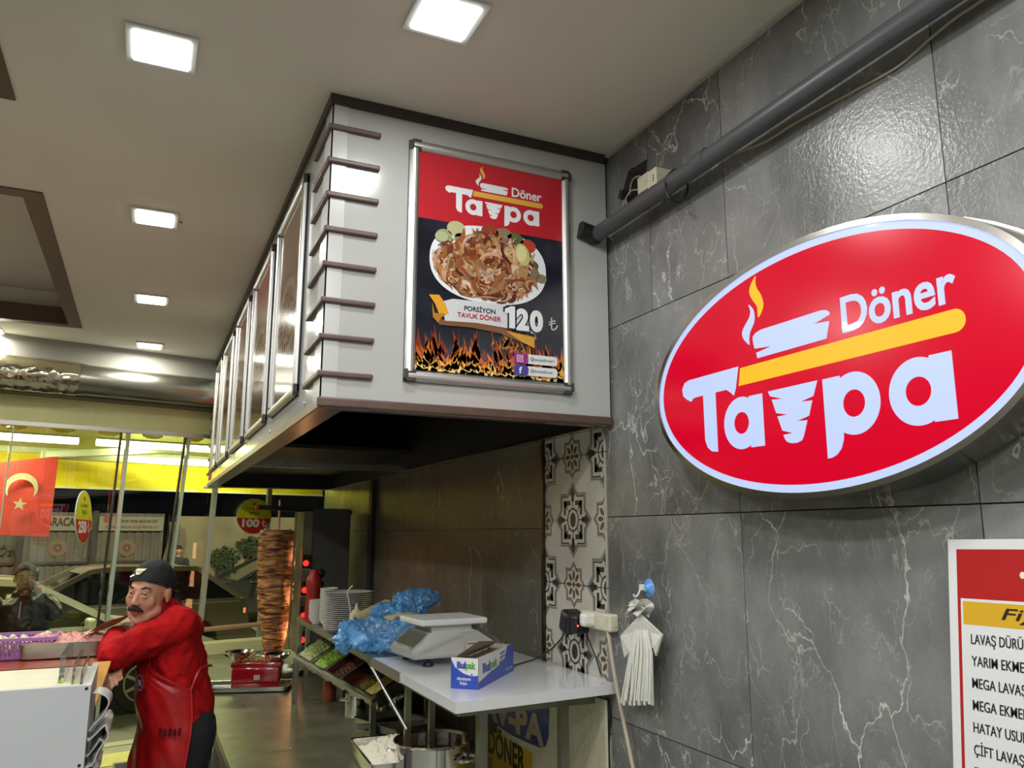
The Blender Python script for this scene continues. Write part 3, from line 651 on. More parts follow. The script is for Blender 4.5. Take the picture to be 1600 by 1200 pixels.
def wbox(mb, y0, y1, z0, z1, x0, x1=WX, **k): return mb.b2((x0, y0, z0), (x1, y1, z1), **k)
c0 = at(1000, 297, 0, 1.36); c1 = at(1017, 272, 0, 1.36); wbox(MB(), c1.y, c0.y, at(1008, 300, 0, 1.36).z, at(1008, 274, 0, 1.36).z, 1.35, bevel=.003).build('relay_case', M['cplastic'], jb)
c0 = at(1018, 300, 0, 1.35); c1 = at(1031, 262, 0, 1.35); wbox(MB(), c1.y, c0.y, at(1024, 299, 0, 1.35).z, at(1024, 266, 0, 1.35).z, 1.335, bevel=.003).build('relay_case', M['cplastic'], jb)
for z in (0, 1, 2): q = at(1021, 274+4*z, 0, 1.335); MB().lathe([(0, .001), (.0026, .001), (.0026, 0)], q, 8, axis=(-1, 0, 0)).build('led_hole', M['black'], jb)
MB().tube([at(1002, 312, 0, 1.36), at(1014, 302, 0, 1.36)], .008, 10).build('plug', M['pipe'], jb, smooth=True)
hole = empty('wall_opening', at(990, 290, 0, WX), 'dark broken opening in the marble with loose wires, beside the hood', 'opening')
P4 = [at(982, 268, 0, WX-.0005), at(1011, 249, 0, WX-.0005), at(1010, 268, 0, WX-.0005), at(1000, 300, 0, WX-.0005), at(984, 318, 0, WX-.0005), at(972, 305, 0, WX-.0005)]
MB().prism(P4, (-.0015, 0, 0)).build('hole', M['dark'], hole)
for L in ([(1000, 275), (990, 279), (985, 292), (984, 305)], [(998, 297), (986, 298), (977, 312), (971, 335)], [(985, 300), (978, 310), (980, 322), (984, 328)], [(988, 262), (983, 275), (984, 290), (978, 302), (970, 312)], [(1004, 262), (992, 270), (986, 286)]):
    MB().tube(smoothed([tuple(at(x, y, 0, 1.375+.004*i)) for i, (x, y) in enumerate(L)], 3, False), .0025, 6).build('wire', M['cable'] if L[0][0] < 1003 and L[0][1] > 270 else M['cablek'], hole, smooth=True)
MB().box(at(972, 304, 0, 1.375), (.015, .02, .03), rot=Matrix.Rotation(.5, 3, 'X')).build('wire_connector', M['bmetal'], hole)
# ------------------------------------------------ poster frames
def poster_frame(fr, w, h, label, group=None, name='poster_frame'):
    e = empty(name, fr(0, 0, 0), label, 'poster', group); b = .034
    MB().prism([fr(-w/2, -h/2, 0), fr(w/2, -h/2, 0), fr(w/2, h/2, 0), fr(-w/2, h/2, 0)], fr.n*.006).build('backing', M['bmetal'], e)
    for a0, b0, a1, b1 in ((-w/2+.012, h/2-b/2, w/2-.012, h/2-b/2), (-w/2+.012, -h/2+b/2, w/2-.012, -h/2+b/2)):
        m = MB(); n = 8; P_ = [(b/2*math.cos(PI*i/n), .007+.013*math.sin(PI*i/n)) for i in range(n+1)]
        m.prism([fr(a0, b0+q[0], q[1]) for q in P_], fr.u*(a1-a0)); m.build('frame_rail', M['alu'], e)
    for a0 in (-w/2+b/2, w/2-b/2):
        m = MB(); n = 8; P_ = [(b/2*math.cos(PI*i/n), .007+.013*math.sin(PI*i/n)) for i in range(n+1)]
        m.prism([fr(a0+q[0], -h/2+.03, q[1]) for q in P_], fr.v*(h-.06)); m.build('frame_rail', M['alu'], e)
    for sx in (-1, 1):
        for sy in (-1, 1):
            MB().prism([fr(sx*(w/2-.036), sy*(h/2-.036), 0), fr(sx*(w/2), sy*(h/2-.036), 0), fr(sx*(w/2), sy*(h/2-.010), 0), fr(sx*(w/2-.010), sy*(h/2), 0), fr(sx*(w/2-.036), sy*(h/2), 0)], fr.n*.019).build('corner_cap', mat('dark_cap', (.10, .10, .09), .3, .8), e)
    return e
W_ = (.78, .80, .82); RD = (.50, .018, .03); NAVY = (.018, .020, .034)
pf = frontfr(.956, HY-.001, 2.535); e = poster_frame(pf, .572, .775, 'red and black chicken doner portion poster, price 120, on the hood front')
fp = FR(pf(0, 0, .008), pf.u, pf.v)
pr = PR(fp); w2, h2 = .257, .362
for i in range(24):
    for j in range(26):
        x0, x1 = -w2+2*w2*i/24, -w2+2*w2*(i+1)/24; y0, y1 = -h2+(2*h2-.228)*j/26, -h2+(2*h2-.228)*(j+1)/26
        v = .7+.9*noise.noise(Vector((x0*9, y0*9, 3))); pr.rect(x0, y0, x1, y1, (NAVY[0]*v, NAVY[1]*v, NAVY[2]*v), 0)
pr.rect(-w2, h2-.228, w2, h2, RD, 0); pr.build('print_sheet', e, M['prtg'])
# food picture
pic = PR(fp); pcx, pcy = .945-.956, 2.546-2.535
def sup(rx, ry, n=60): return [(pcx+rx*abs(math.cos(t))**.86*math.copysign(1, math.cos(t)), pcy+ry*abs(math.sin(t))**.86*math.copysign(1, math.sin(t))) for t in [2*PI*i/n for i in range(n)]]
pic.poly(sup(.202, .128), W_, 1)
rng = random.Random(3)
def strip(cx, cy, L, w, a, bend, col, lay):
    pts = []; n = 7
    for i in range(n+1):
        t = (i/n-.5)*L; q = a+bend*t/L; pts.append((cx+t*math.cos(q), cy+t*math.sin(q), w*(1-.8*abs(2*i/n-1)**2), q))
    if max((abs(p[0]-pcx)/.196)**2.2+(abs(p[1]-pcy)/.122)**2.2 for p in pts) > 1: return
    up = [(x-ww*math.sin(q), y+ww*math.cos(q)) for x, y, ww, q in pts]; dn = [(x+ww*math.sin(q), y-ww*math.cos(q)) for x, y, ww, q in pts]
    pic.poly(up+dn[::-1], col, lay)
BR = [(.36, .10, .035), (.48, .20, .07), (.62, .34, .15), (.70, .46, .26), (.74, .55, .38), (.30, .07, .03), (.22, .05, .03), (.55, .26, .10), (.68, .40, .24)]
for x, y, r, col in ((-.155, .075, .028, (.33, .36, .18)), (-.115, .105, .032, (.50, .48, .26)), (.0, .115, .03, (.30, .05, .02)), (.05, .112, .028, (.25, .20, .10)), (.09, .10, .03, (.10, .14, .05)), (.135, .085, .03, (.45, .06, .03)), (.12, .05, .03, (.08, .14, .03)), (.15, .02, .025, (.07, .12, .03)), (.185, -.02, .020, (.23, .20, .11)), (-.10, .075, .022, (.12, .22, .05))): pic.ell(pcx+x, pcy+y, r, r*.8, col, 2, 18)
for i in range(800):
    t = rng.random()*2*PI; q = rng.random()**.55; x, y = pcx-.012+.175*q*math.cos(t), pcy-.010+.108*q*math.sin(t)
    if x-pcx > .09 and y-pcy > .03: continue
    if x-pcx < -.10 and y-pcy > .055: continue
    col = rng.choice(BR); k_ = .35+.65*rng.random(); strip(x, y, .03+.06*rng.random(), .0025+.006*rng.random(), math.atan2(y-pcy, x-pcx)+PI/2+rng.uniform(-.9, .9)+(PI if rng.random() < .5 else 0), rng.uniform(-2.2, 2.2), tuple(min(.8, c*k_) for c in col), 3+i/70)
pic.poly([(pcx+.115+.026*math.cos(t)-.006*math.sin(t), pcy+.052+.038*math.sin(t)) for t in [2*PI*i/24 for i in range(24)]], (.55, .50, .16), 15); pic.poly([(pcx+.111+.018*math.cos(t), pcy+.055+.028*math.sin(t)) for t in [2*PI*i/24 for i in range(24)]], (.68, .66, .34), 16)
pic.ell(pcx+.160, pcy-.005, .016, .014, (.20, .18, .10), 15); pic.ell(pcx-.165, pcy+.070, .022, .017, (.42, .46, .26), 15)
pic.build('food_picture', e, M['prtg'])
# flames along the foot of the print
fl = PR(fp)
for lay, (hh, cols, n) in enumerate(((.135, [(.28, .05, .01), (.20, .03, .01)], 70), (.10, [(.60, .16, .02), (.50, .12, .02)], 80), (.055, [(.85, .38, .04), (.80, .50, .10)], 90), (.030, [(.90, .65, .20)], 60))):
    for i in range(n):
        x = rng.uniform(-w2+.01, w2-.01); u = abs(x+.02)/w2; m_ = .45+.6*abs(noise.noise(Vector((x*13, lay*2.1, 5))))*1.6
        if -.05 < x < .06: m_ *= .8
        hgt = hh*m_*(.5+.6*rng.random()); w = .004+.009*rng.random(); y0 = -h2+.012+rng.random()*.02*(3-lay); sx = rng.uniform(-.02, .02)
        L = [(x-w, y0), (x-w*1.2, y0+hgt*.25), (x-w*.4+sx*.6, y0+hgt*.6), (x+sx, y0+hgt), (x+w*.4+sx*.3, y0+hgt*.62), (x+w*1.1, y0+hgt*.3), (x+w, y0)]
        if max(p[0] for p in L) < w2 and min(p[0] for p in L) > -w2: fl.poly(smoothed(L, 2)[:-2] if False else L, rng.choice(cols), 1+lay)
for i in range(60):
    x = .06+rng.gauss(0, .03); y = -h2+.09+rng.random()*.10; fl.poly([(x-.004, y), (x+.003, y+.02), (x-.002, y+.045), (x+.009, y+.01)], rng.choice([(.50, .14, .02), (.75, .35, .08), (.30, .07, .02)]), 4)
fl.build('flame_picture', e, M['prtg'])
# ribbon
rb = PR(fp); X = lambda a: a-.956; Z = lambda b: b-2.535
rb.poly([(X(.785), Z(2.405)), (X(.82), Z(2.418)), (X(.992), Z(2.421)), (X(1.11), Z(2.372)), (X(1.11), Z(2.335)), (X(.99), Z(2.345)), (X(.90), Z(2.350)), (X(.795), Z(2.345))], (.62, .63, .66), 18)
rb.poly([(X(.742), Z(2.422)), (X(.775), Z(2.425)), (X(.795), Z(2.40)), (X(.808), Z(2.368)), (X(.775), Z(2.366)), (X(.762), Z(2.395))], (.72, .36, .03), 20)
rb.poly([(X(.752), Z(2.40)), (X(.762), Z(2.366)), (X(.80), Z(2.366)), (X(.782), Z(2.352)), (X(.774), Z(2.335)), (X(.756), Z(2.352))], (.45, .20, .02), 19)
rb.poly([(X(.778), Z(2.352)), (X(.79), Z(2.347)), (X(.90), Z(2.350)), (X(.99), Z(2.343)), (X(1.10), Z(2.318)), (X(1.10), Z(2.290)), (X(.98), Z(2.325)), (X(.88), Z(2.333)), (X(.776), Z(2.330))], (.20, .09, .04), 17)
rb.poly([(X(1.0), Z(2.335)), (X(1.10), Z(2.325)), (X(1.103), Z(2.288)), (X(1.06), Z(2.303))], (.62, .32, .03), 18)
rb.text('PORSİYON', X(.858), Z(2.3855), .106, .0155, (.012, .012, .02), 22, bold=.02, cap=True); rb.text('TAVUK DÖNER', X(.835), Z(2.3625), .149, .0155, (.42, .01, .02), 22, bold=.02, cap=True)
rb.build('ribbon', e, M['prtg'])
nb = PR(fp)
D1 = [(.0, .062), (.022, .073), (.036, .073), (.036, 0), (.015, 0), (.015, .050), (.0, .046)]
def grow(P_, g): 
    cx_, cy_ = sum(q[0] for q in P_)/len(P_), sum(q[1] for q in P_)/len(P_); return [(x+g*math.copysign(1, x-cx_), y+g*math.copysign(1, y-cy_)) for x, y in P_]
nb.poly([(X(.996)+x, Z(2.345)+y) for x, y in grow(D1, .0055)], (.01, .01, .012), 24); nb.poly([(X(.996)+x, Z(2.345)+y) for x, y in D1], (.74, .76, .78), 27)
for ch, x_, w_ in (('2', 1.036, .046), ('0', 1.084, .048)):
    nb.text(ch, X(x_)-.0055, Z(2.341)-.0055, w_+.011, .086, (.01, .01, .012), 24, bold=.10); nb.text(ch, X(x_), Z(2.341), w_, .074, (.74, .76, .78), 27, bold=.055)
nb.line([(X(1.165), Z(2.398)), (X(1.165), Z(2.360)), (X(1.172), Z(2.357)), (X(1.182), Z(2.363)), (X(1.187), Z(2.374))], .004, (.7, .72, .74), 10); nb.line([(X(1.155), Z(2.380)), (X(1.180), Z(2.390))], .003, (.7, .72, .74), 10); nb.line([(X(1.155), Z(2.372)), (X(1.180), Z(2.382))], .003, (.7, .72, .74), 10)
nb.text('tavpa', X(1.0), Z(2.50), .001, .001, NAVY, 0) if False else None
nb.build('price', e, M['prtg'])
lg = PR(fp); s = .42; lx, ly = X(.9715), Z(2.776)
for k_ in WHITE_KEYS:
    if k_ in RINGS:
        cx, cy, r0, r1 = RINGS[k_]; O = arc(cx, cy, r0, r0, 0, 354, 59); I = arc(cx, cy, r1, r1, 0, 350, 35)
        lg.poly([(lx+a*s, ly+b*s) for a, b in O], W_, 2); lg.poly([(lx+a*s, ly+b*s) for a, b in I], RD, 3)
    else: lg.poly([(lx+a*s, ly+b*s) for a, b in LOGO[k_]], W_, 4 if 'stem' in k_ else 2)
lg.poly([(lx+a*s, ly+b*s) for a, b in LOGO['bar']], (.75, .42, .06), 2); lg.poly([(lx+a*s, ly+b*s) for a, b in LOGO['flame_y']], (.75, .42, .06), 2)
lg.text('Döner', lx+.121*s, ly+.045*s, .262*s, .078*s, W_, 2, bold=.022); lg.build('logo', e, M['prtg'])
sm = PR(fp)
def rrect(p, x0, y0, x1, y1, r, col, lay, left=True): p.poly((([(x0, y0), ]+[(x0, y1)]) if not left else arc(x0+r, y1-r, r, r, 180, 90, 5)[::1] and [])+[(x0, y0)]+arc(x1-r, y0+r, r, r, -90, 0, 5)+arc(x1-r, y1-r, r, r, 0, 90, 5)+[(x0, y1)], col, lay)
rrect(sm, X(1.030), Z(2.233), X(1.080), Z(2.268), .012, (.28, .02, .20), 20); rrect(sm, X(1.030), Z(2.196), X(1.080), Z(2.229), .012, (.05, .05, .30), 20)
rrect(sm, X(1.078), Z(2.235), X(1.184), Z(2.266), .010, (.74, .75, .76), 19); rrect(sm, X(1.078), Z(2.197), X(1.184), Z(2.227), .010, (.74, .75, .76), 19)
cx, cy = X(1.050), Z(2.250)
for r0, r1, lay in ((.0105, .0085, 21),): sm.poly([(cx-r0, cy-r0), (cx+r0, cy-r0), (cx+r0, cy+r0), (cx-r0, cy+r0)], W_, lay); sm.poly([(cx-r1, cy-r1), (cx+r1, cy-r1), (cx+r1, cy+r1), (cx-r1, cy+r1)], (.30, .02, .18), lay+1)
sm.ell(cx, cy, .0055, .0055, W_, 23, 18); sm.ell(cx, cy, .0035, .0035, (.30, .02, .18), 24, 18); sm.ell(cx+.006, cy+.006, .0012, .0012, W_, 23, 8)
sm.text('f', X(1.046), Z(2.201), .011, .022, W_, 22, bold=.03)
sm.text('@tavpadonerr', X(1.086), Z(2.243), .088, .014, (.03, .03, .03), 22); sm.text('@tavpadoner', X(1.086), Z(2.205), .082, .014, (.03, .03, .03), 22)
sm.build('social_badges', e, M['prtg'])
# side posters on the long flank of the hood
side = [(2.915, .60), (3.685, .65), (4.49, .62), (5.30, .62), (6.00, .50)]
lbs = ['brown food poster in aluminium frame on the hood side, nearest the corner', 'second framed food poster along the hood side', 'third framed food poster along the hood side', 'fourth framed food poster along the hood side', 'farthest framed food poster on the hood side above the shopfront']
for i, (y, w) in enumerate(side):
    f_ = wallfr(HX-.001, y, 2.535); e = poster_frame(f_, w, .775, lbs[i], 'food posters on the long side of the hood')
    q = PR(FR(f_(0, 0, .008), f_.u, f_.v)); wi = w/2-.03
    nx, ny = 14, 18
    for a in range(nx):
        for b_ in range(ny):
            x0, x1, y0, y1 = -wi+2*wi*a/nx, -wi+2*wi*(a+1)/nx, -.36+.72*b_/ny, -.36+.72*(b_+1)/ny; v = noise.noise(Vector((x0*5, y0*5, i*7)))
            base = (.20, .10, .055) if y0 > .1 else (.11+.06*v, .07+.04*v, .04)
            if y0 > .22 and i in (1, 2): base = (.26, .03, .03)
            q.rect(x0, y0, x1, y1, base, 0)
    q.ell(0, -.06, .21, .15, (.30, .24, .18), 1)
    for n_ in range(260):
        t = rng.random()*2*PI; r_ = rng.random()**.5; x, y_ = .165*r_*math.cos(t), -.06+.115*r_*math.sin(t); col = rng.choice(BR); L = .02+.03*rng.random()
        a = rng.random()*PI; q.poly([(x-L*math.cos(a), y_-L*math.sin(a)), (x+.005*math.sin(a), y_-.005*math.cos(a)), (x+L*math.cos(a), y_+L*math.sin(a)), (x-.005*math.sin(a), y_+.005*math.cos(a))], tuple(c*.6 for c in col), 2+n_/60)
    q.build('print_sheet', e, mat('print_foil', (1, 1, 1), .13, attr=True, coat=.6))
f_ = wallfr(HX-.001, 6.40, 2.40); MB().prism([f_(-.09, -.30, 0), f_(.09, -.30, 0), f_(.09, .28, 0), f_(-.09, .28, 0)], f_.n*.006).thing('orange_poster', mat('orange_print', (.40, .10, .04), .4), 'narrow orange poster strip at the far end of the hood side', 'poster')
# ------------------------------------------------ menu board at right
mfr = FR(at(1483, 843, 0, 1.392), (0, -1, .0), (0, 0, 1)); tl_ = math.radians(-2.6)
mfr.u = (at(1600, 842, 0, 1.392)-mfr.o).normalized(); mfr.v = (mfr.o-at(1492, 1200, 0, 1.392)).normalized(); mfr.n = Vector((-1, 0, 0))
mb_ = empty('menu_board', mfr(0, -1, 0), 'white and red printed price list board at the right edge of the marble wall', 'menu board')
MB().prism([mfr(0, 0, 0), mfr(.62, 0, 0), mfr(.62, -.90, 0), mfr(0, -.90, 0)], (-.004, 0, 0)).build('board', M['wplastic'], mb_)
q = PR(FR(mfr(0, 0, .0045), mfr.u, mfr.v)); q.fr.v = mfr.v; q.fr.n = mfr.n; R1 = (.42, .012, .012)
q.rect(.0015, -.899, .618, -.001, (.70, .71, .71), 1); q.rect(.018, -.885, .60, -.018, R1, 2); q.rect(.0245, -.88, .594, -.107, (.70, .71, .71), 3); q.rect(.029, -.153, .59, -.112, (.65, .38, .02), 4)
q.text('Fiyat Listesi', .102, -.146, .26, .026, (.02, .018, .015), 6, shear=.25, bold=.01)
q.ell(.142, -.062, .005, .006, (.75, .72, .62), 4)
yy = -.187
for tx, w in (('LAVAŞ DÜRÜM', .150), ('YARIM EKMEK', .150), ('MEGA LAVAŞ', .138), ('MEGA EKMEK', .142), ('HATAY USULÜ', .150), ('ÇİFT LAVAŞ DÜRÜM', .215), ('ZURNA DÜRÜM', .150), ('YARIM ZURNA', .150), ('PORSİYON', .12), ('PİLAV ÜSTÜ', .135)):
    [q.text(tx, .043+dx_, yy, w*.72, .0185, (.02, .02, .022), 5+dx_*100, bold=.004, cap=True) for dx_ in (0, .0006)]; yy -= .0385
q.build('print', mb_, M['prt'])
# ------------------------------------------------ street outside
ST = -.30; UPV = Vector((0, 0, 1))
m = MB(); m.prism([F(-16, ST-.1, 1.7), F(16, ST-.1, 1.7), F(16, ST-.1, 15.2), F(-16, ST-.1, 15.2)], (0, 0, .1)); m.build('road', M['asphalt'], kind='structure')
m = MB(); m.prism([F(-14, -.25, .16), F(14, -.25, .16), F(14, -.25, 1.62), F(-14, -.25, 1.62)], (0, 0, .10)); sw = m.build('sidewalk', M['pave'], kind='structure')
fbox(MB(), -14, 14, -.4, -.145, 1.62, 1.78).build('kerb', mat('kerb_stone', (.26, .25, .17), .8), sw)
fbox(MB(), -3, 5, -.152, -.140, .95, 1.35).build('tactile_strip', M['tactile'], sw)
for i in range(14): fbox(MB(), -3+i*.6, -3+i*.6+.59, -.152, -.142, .50, .94).build('paving_slab', M['pave'], sw)
for i in range(3): fbox(MB(), -14, 14, ST, ST+.004, 5.4+3*i, 5.5+3*i).build('road_seam', mat('road_line', (.16, .16, .10), .7), None, kind='structure') if False else None
# construction fence
DF = 15.0
fn = empty('street_fence', F(-2, ST, DF), 'grey corrugated hoarding fence with printed banners across the street', 'fence')
def X_(px): return atF(px, 850, DF)[0]
zt = atF(150, 798, DF)[1]
xs = [X_(-420), X_(-290), X_(-170), X_(-70), X_(30), X_(145), X_(254)]
for a, b in zip(xs, xs[1:]):
    m = MB(); n = int((b-a)/.09)
    for i in range(n): s0 = a+(b-a)*i/n; w = (b-a)/n; dd = .02 if i % 2 else 0; fbox(m, s0, s0+w, ST, zt-.05, DF+dd, DF+.05)
    m.build('fence_panel', M['fence'], fn)
    fbox(MB(), a-.06, a+.06, ST, zt, DF-.08, DF+.06).build('fence_post', M['fence_d'], fn)
fbox(MB(), xs[0], xs[-1], 1.0, 1.06, DF-.04, DF).build('fence_rail', M['fence_d'], fn)
z1 = atF(100, 806, DF)[1]; z0 = atF(100, 829, DF)[1]; PT = (.045, .04, .03)
for a, b, txt in ((X_(-65), X_(25), ''), (X_(36), X_(143), 'FATİH KARACAN'), (X_(151), X_(252), '2')):
    fr_ = FR(F(a, z0, DF-.05), FE, (0, 0, 1)); w = b-a; q = PR(fr_); o = MB().prism([fr_(0, 0, 0), fr_(w, 0, 0), fr_(w, z1-z0, 0), fr_(0, z1-z0, 0)], -fr_.n*.02).build('banner', M['banner'], fn)
    q = PR(FR(fr_(0, 0, .003), FE, (0, 0, 1)))
    if txt == '2': q.text('VAKIFLAR GENEL MÜDÜRLÜĞÜ', w*.24, .20, w*.66, .085, PT, 2, bold=.02); q.text('İSTANBUL VAKIFLAR BÖLGE MÜDÜRLÜĞÜ', w*.10, .06, w*.82, .075, PT, 2); q.ell(w*.11, .27, .07, .08, (.22, .08, .06), 2)
    elif txt: q.text('KARACAN', w*.22, .10, w*.58, .20, PT, 2, bold=.03)
    else: q.rect(.1, .1, .3, .2, (.2, .18, .14), 2)
    q.build('banner_print', fn)
for px in (90, 198):
    s_, z_ = atF(px, 856, DF); q = PR(FR(F(s_, z_, DF-.01), FE, (0, 0, 1))); R_ = .20
    q.ell(0, 0, R_, R_, (.20, .13, .09), 1); q.ell(0, 0, R_*.86, R_*.86, (.13, .10, .07), 2); q.ell(0, 0, R_*.62, R_*.62, (.22, .13, .10), 3)
    for k in range(16): t = 2*PI*k/16; q.ell(R_*.74*math.cos(t), R_*.74*math.sin(t), .02, .02, (.26, .17, .13), 4, 8)
    for k in range(8): t = 2*PI*k/8; q.ell(R_*.34*math.cos(t), R_*.34*math.sin(t), .035, .035, (.12, .08, .06), 4, 8)
    q.build('roundel', fn)
s_, z_ = atF(0, 862, DF); q = PR(FR(F(s_-.05, z_-.1, DF-.01), FE, (0, 0, 1))); q.text('Özü', 0, 0, .42, .24, PT, 2, shear=.25); q.build('banner_print', fn)
# folded cream sheet and pale wall to the right of the hoarding
a, b = X_(257), X_(276); m = MB(); m.grid(lambda u, v: F(a+(b-a)*u+.05*math.sin(v*9), ST+(zt-.25-ST)*v, DF-.15+.08*math.sin(u*16+v*4)), 24, 16); m.thing('hanging_sheet', M['banner'], 'folded cream sheet hanging at the right end of the hoarding fence', 'sheet', smooth=True)
m = MB(); fbox(m, X_(277), 15, ST, 2.15, DF+.1, DF+.4); m.build('wall_street', M['stone'], kind='structure')
for k, (px, w, h, z) in enumerate(((352, 34, .75, 1.0), (392, 30, .55, 1.35))):
    s_ = atF(px, 860, DF)[0]; m = MB()
    for i in range(420):
        a_ = rng.random()*2*PI; q_ = rng.random()**.6; c_ = F(s_+q_*math.cos(a_)*w/100*(1+.4*math.sin(3*a_)), z+q_*math.sin(a_)*h*.5, DF+.08-rng.random()*.10); t_ = rng.random()*PI; u_ = FE*math.cos(t_)*.045+UPV*math.sin(t_)*.045; v_ = -FE*math.sin(t_)*.03+UPV*math.cos(t_)*.03
        m.poly([c_-u_, c_+v_-FN*.01, c_+u_, c_-v_])
    m.thing('wall_creeper', M['leaf'], ('dark leafy creeper on the pale wall across the street, left of the meat spit', 'dark leafy creeper on the pale wall just behind the meat spit')[k], 'plant')
# ------------------------------------------------ cars
def car(name, s0, d0, face, paint, label, L=4.35, H=1.50, wheel=.33, wb=2.62, profile=None, roofz=None):
    """s0: position of the front axle along the street, face +1 nose to the right, -1 to the left; near side at d0"""
    e = empty(name, F(s0, ST, d0+.9), label, 'car'); W = 1.76
    P = lambda x, y, z: F(s0-face*x, ST+z, d0+y)   # x: distance behind the front axle
    lo = [(-.86, .30), (-.90, .55), (-.82, .72), (-.30, .88), (.42, .98), (1.6, .98), (L-1.1, 1.0), (L-.90, .92), (L-.84, .55), (L-.88, .30)]
    prof = smoothed(lo, 3)
    m = MB(); rings = []
    for y, k_ in ((0.06, .0), (0, .06), (0, 1), (W, 1), (W, .06), (W-.06, 0)): rings.append(y)
    m.prism([P(x, .03, z) for x, z in prof], FN*(W-.06)); m.build('body_shell', paint, e, smooth=True, )
    gx = [(.28, .96), (1.18, H-.06), (1.5, H-.02), (L-1.65, H-.04), (L-1.0, 1.0)]
    g = MB(); nn = len(gx); A = [g.bm.verts.new(P(x, .05+.16*(z-.96)/(H-.96), z)) for x, z in gx]; B = [g.bm.verts.new(P(x, W-.05-.16*(z-.96)/(H-.96), z)) for x, z in gx]
    g.bm.faces.new(A); g.bm.faces.new(B[::-1])
    for i in range(nn): j = (i+1) % nn; g.bm.faces.new([A[i], A[j], B[j], B[i]])
    g.build('glasshouse', M['carglass'], e)
    r = MB(); r.prism([P(1.10, .19, H-.09), P(1.22, .19, H-.03), P(1.6, .19, H), P(L-1.7, .19, H-.01), P(L-1.50, .19, H-.10), P(L-1.7, .19, H-.06), P(1.6, .19, H-.05)], FN*(W-.38)); r.build('roof', paint, e, smooth=True)
    for y in (.055, W-.055):
        t = 1 if y < 1 else -1; pl = MB()
        for (x0, z0), (x1, z1) in (((.28, .97), (1.18, H-.05)), ((1.18, H-.05), (1.5, H-.015)), ((1.5, H-.015), (L-1.65, H-.035)), ((L-1.65, H-.035), (L-1.0, 1.0)), ((1.75, .98), (1.80, H-.04))):
            f0, f1 = .16*(z0-.96)/(H-.96), .16*(z1-.96)/(H-.96); pl.bar(P(x0, y+t*f0, z0), P(x1, y+t*f1, z1), .07, .06, up=FN)
        pl.build('pillar', paint, e)
    for x in (0, wb):
        for y, sgn in ((0, -1), (W, 1)):
            c = P(x, y, wheel); ax = FN*sgn
            MB().cyl(c+ax*.006, c-ax*.10, wheel+.07, n=28).build('wheel_arch', M['black'], e)
            wh = MB().lathe([(wheel*.62, -.11), (wheel*.97, -.11), (wheel, -.09), (wheel, .0), (wheel*.96, .025), (wheel*.66, .025), (wheel*.62, -.02)], c, 30, axis=ax).build('wheel', M['tyre'], e, smooth=True)
            rm = MB(); rm.lathe([(wheel*.66, .02), (wheel*.60, .02), (wheel*.58, -.03), (0, -.05)], c, 24, axis=ax); u1 = FE; u2 = Vector((0, 0, 1))
            for k in range(7):
                t = 2*PI*k/7; dv = u1*math.cos(t)+u2*math.sin(t); rm.bar(c+ax*.012, c+ax*.015+dv*wheel*.62, .035, .015, up=ax)
            rm.cyl(c, c+ax*.02, .05, n=12); rm.build('rim', M['rim'], wh)
    MB().box(P(.62, -.10, 1.02), (.10, .20, .13), rot=RF, bevel=.03).build('mirror', paint, e)
    MB().bar(P(.5, .026, .93), P(L-1.0, .026, .95), .02, .012, up=FN).build('window_trim', M['alu'], e)
    MB().bar(P(.95, .026, .32), P(.95, .024, .90), .012, .01, up=FN).bar(P(1.78, .026, .32), P(1.78, .024, .90), .012, .01, up=FN).build('door_seam', M['black'], e)
    MB().box(P(-.74, .22, .66), (.16, .36, .13), rot=RF, bevel=.04).build('headlamp', M['rim'], e)
    MB().box(P(L-.92, .20, .80), (.10, .34, .14), rot=RF, bevel=.03).build('tail_lamp', M['tail'], e)
    return e
s1 = atF(219, 1080, 3.8)[0]; car('parked_car', s1, 3.7, 1, M['carw'], 'pale silver car nearest the shop, front wheel beside the man in red', L=4.4, H=1.50)
s2 = atF(60, 925, 7.3)[0]; car('parked_car', s2-.6, 6.6, -1, M['cars'], 'champagne sedan with a lit tail lamp behind the silver car', H=1.50)
s3 = atF(350, 955, 12.05)[0]; car('parked_car', s3, 11.9, -1, M['carg'], 'dark grey car across the street seen left of the meat spit', H=1.48)
# ------------------------------------------------ awning over the pavement
aw = empty('street_awning', F(-1, 2.8, .2), 'yellow street awning with folding arms over the pavement outside', 'awning')
MB().prism([F(-4, 2.90, .15), F(2.5, 2.90, .15), F(2.5, 2.52, 2.45), F(-4, 2.52, 2.45)], (0, 0, .01)).build('awning_fabric', M['awn'], aw)
fbox(MB(), -4, 2.5, 2.47, 2.53, 2.42, 2.50).build('front_bar', M['awn_arm'], aw)
m = MB(); zv1, zv0 = 2.50, atF(300, 768, 2.45)[1]
m.grid(lambda u, v: F(-4+6.5*u, zv0+(zv1-zv0)*v, 2.44+.012*math.sin(u*70)*(1-v)), 120, 4); m.build('valance', M['yellow'], aw, smooth=True)
fbox(MB(), -4, 2.5, zv0-.008, zv0+.012, 2.43, 2.45).build('valance_hem', mat('pale_hem', (.8, .8, .5), .6), aw)
sc = MB(); zsc = atF(200, 683, .58)[1]
for i in range(34):
    s = -3.4+i*.165
    if i % 2: sc.prism([F(s, zsc+.14, .58), F(s+.165, zsc+.14, .58), F(s+.165, zsc+.02, .58), F(s+.12, zsc, .58), F(s+.045, zsc, .58), F(s, zsc+.02, .58)], FN*.004)
sc.build('scalloped_edge', M['yellow'], aw)
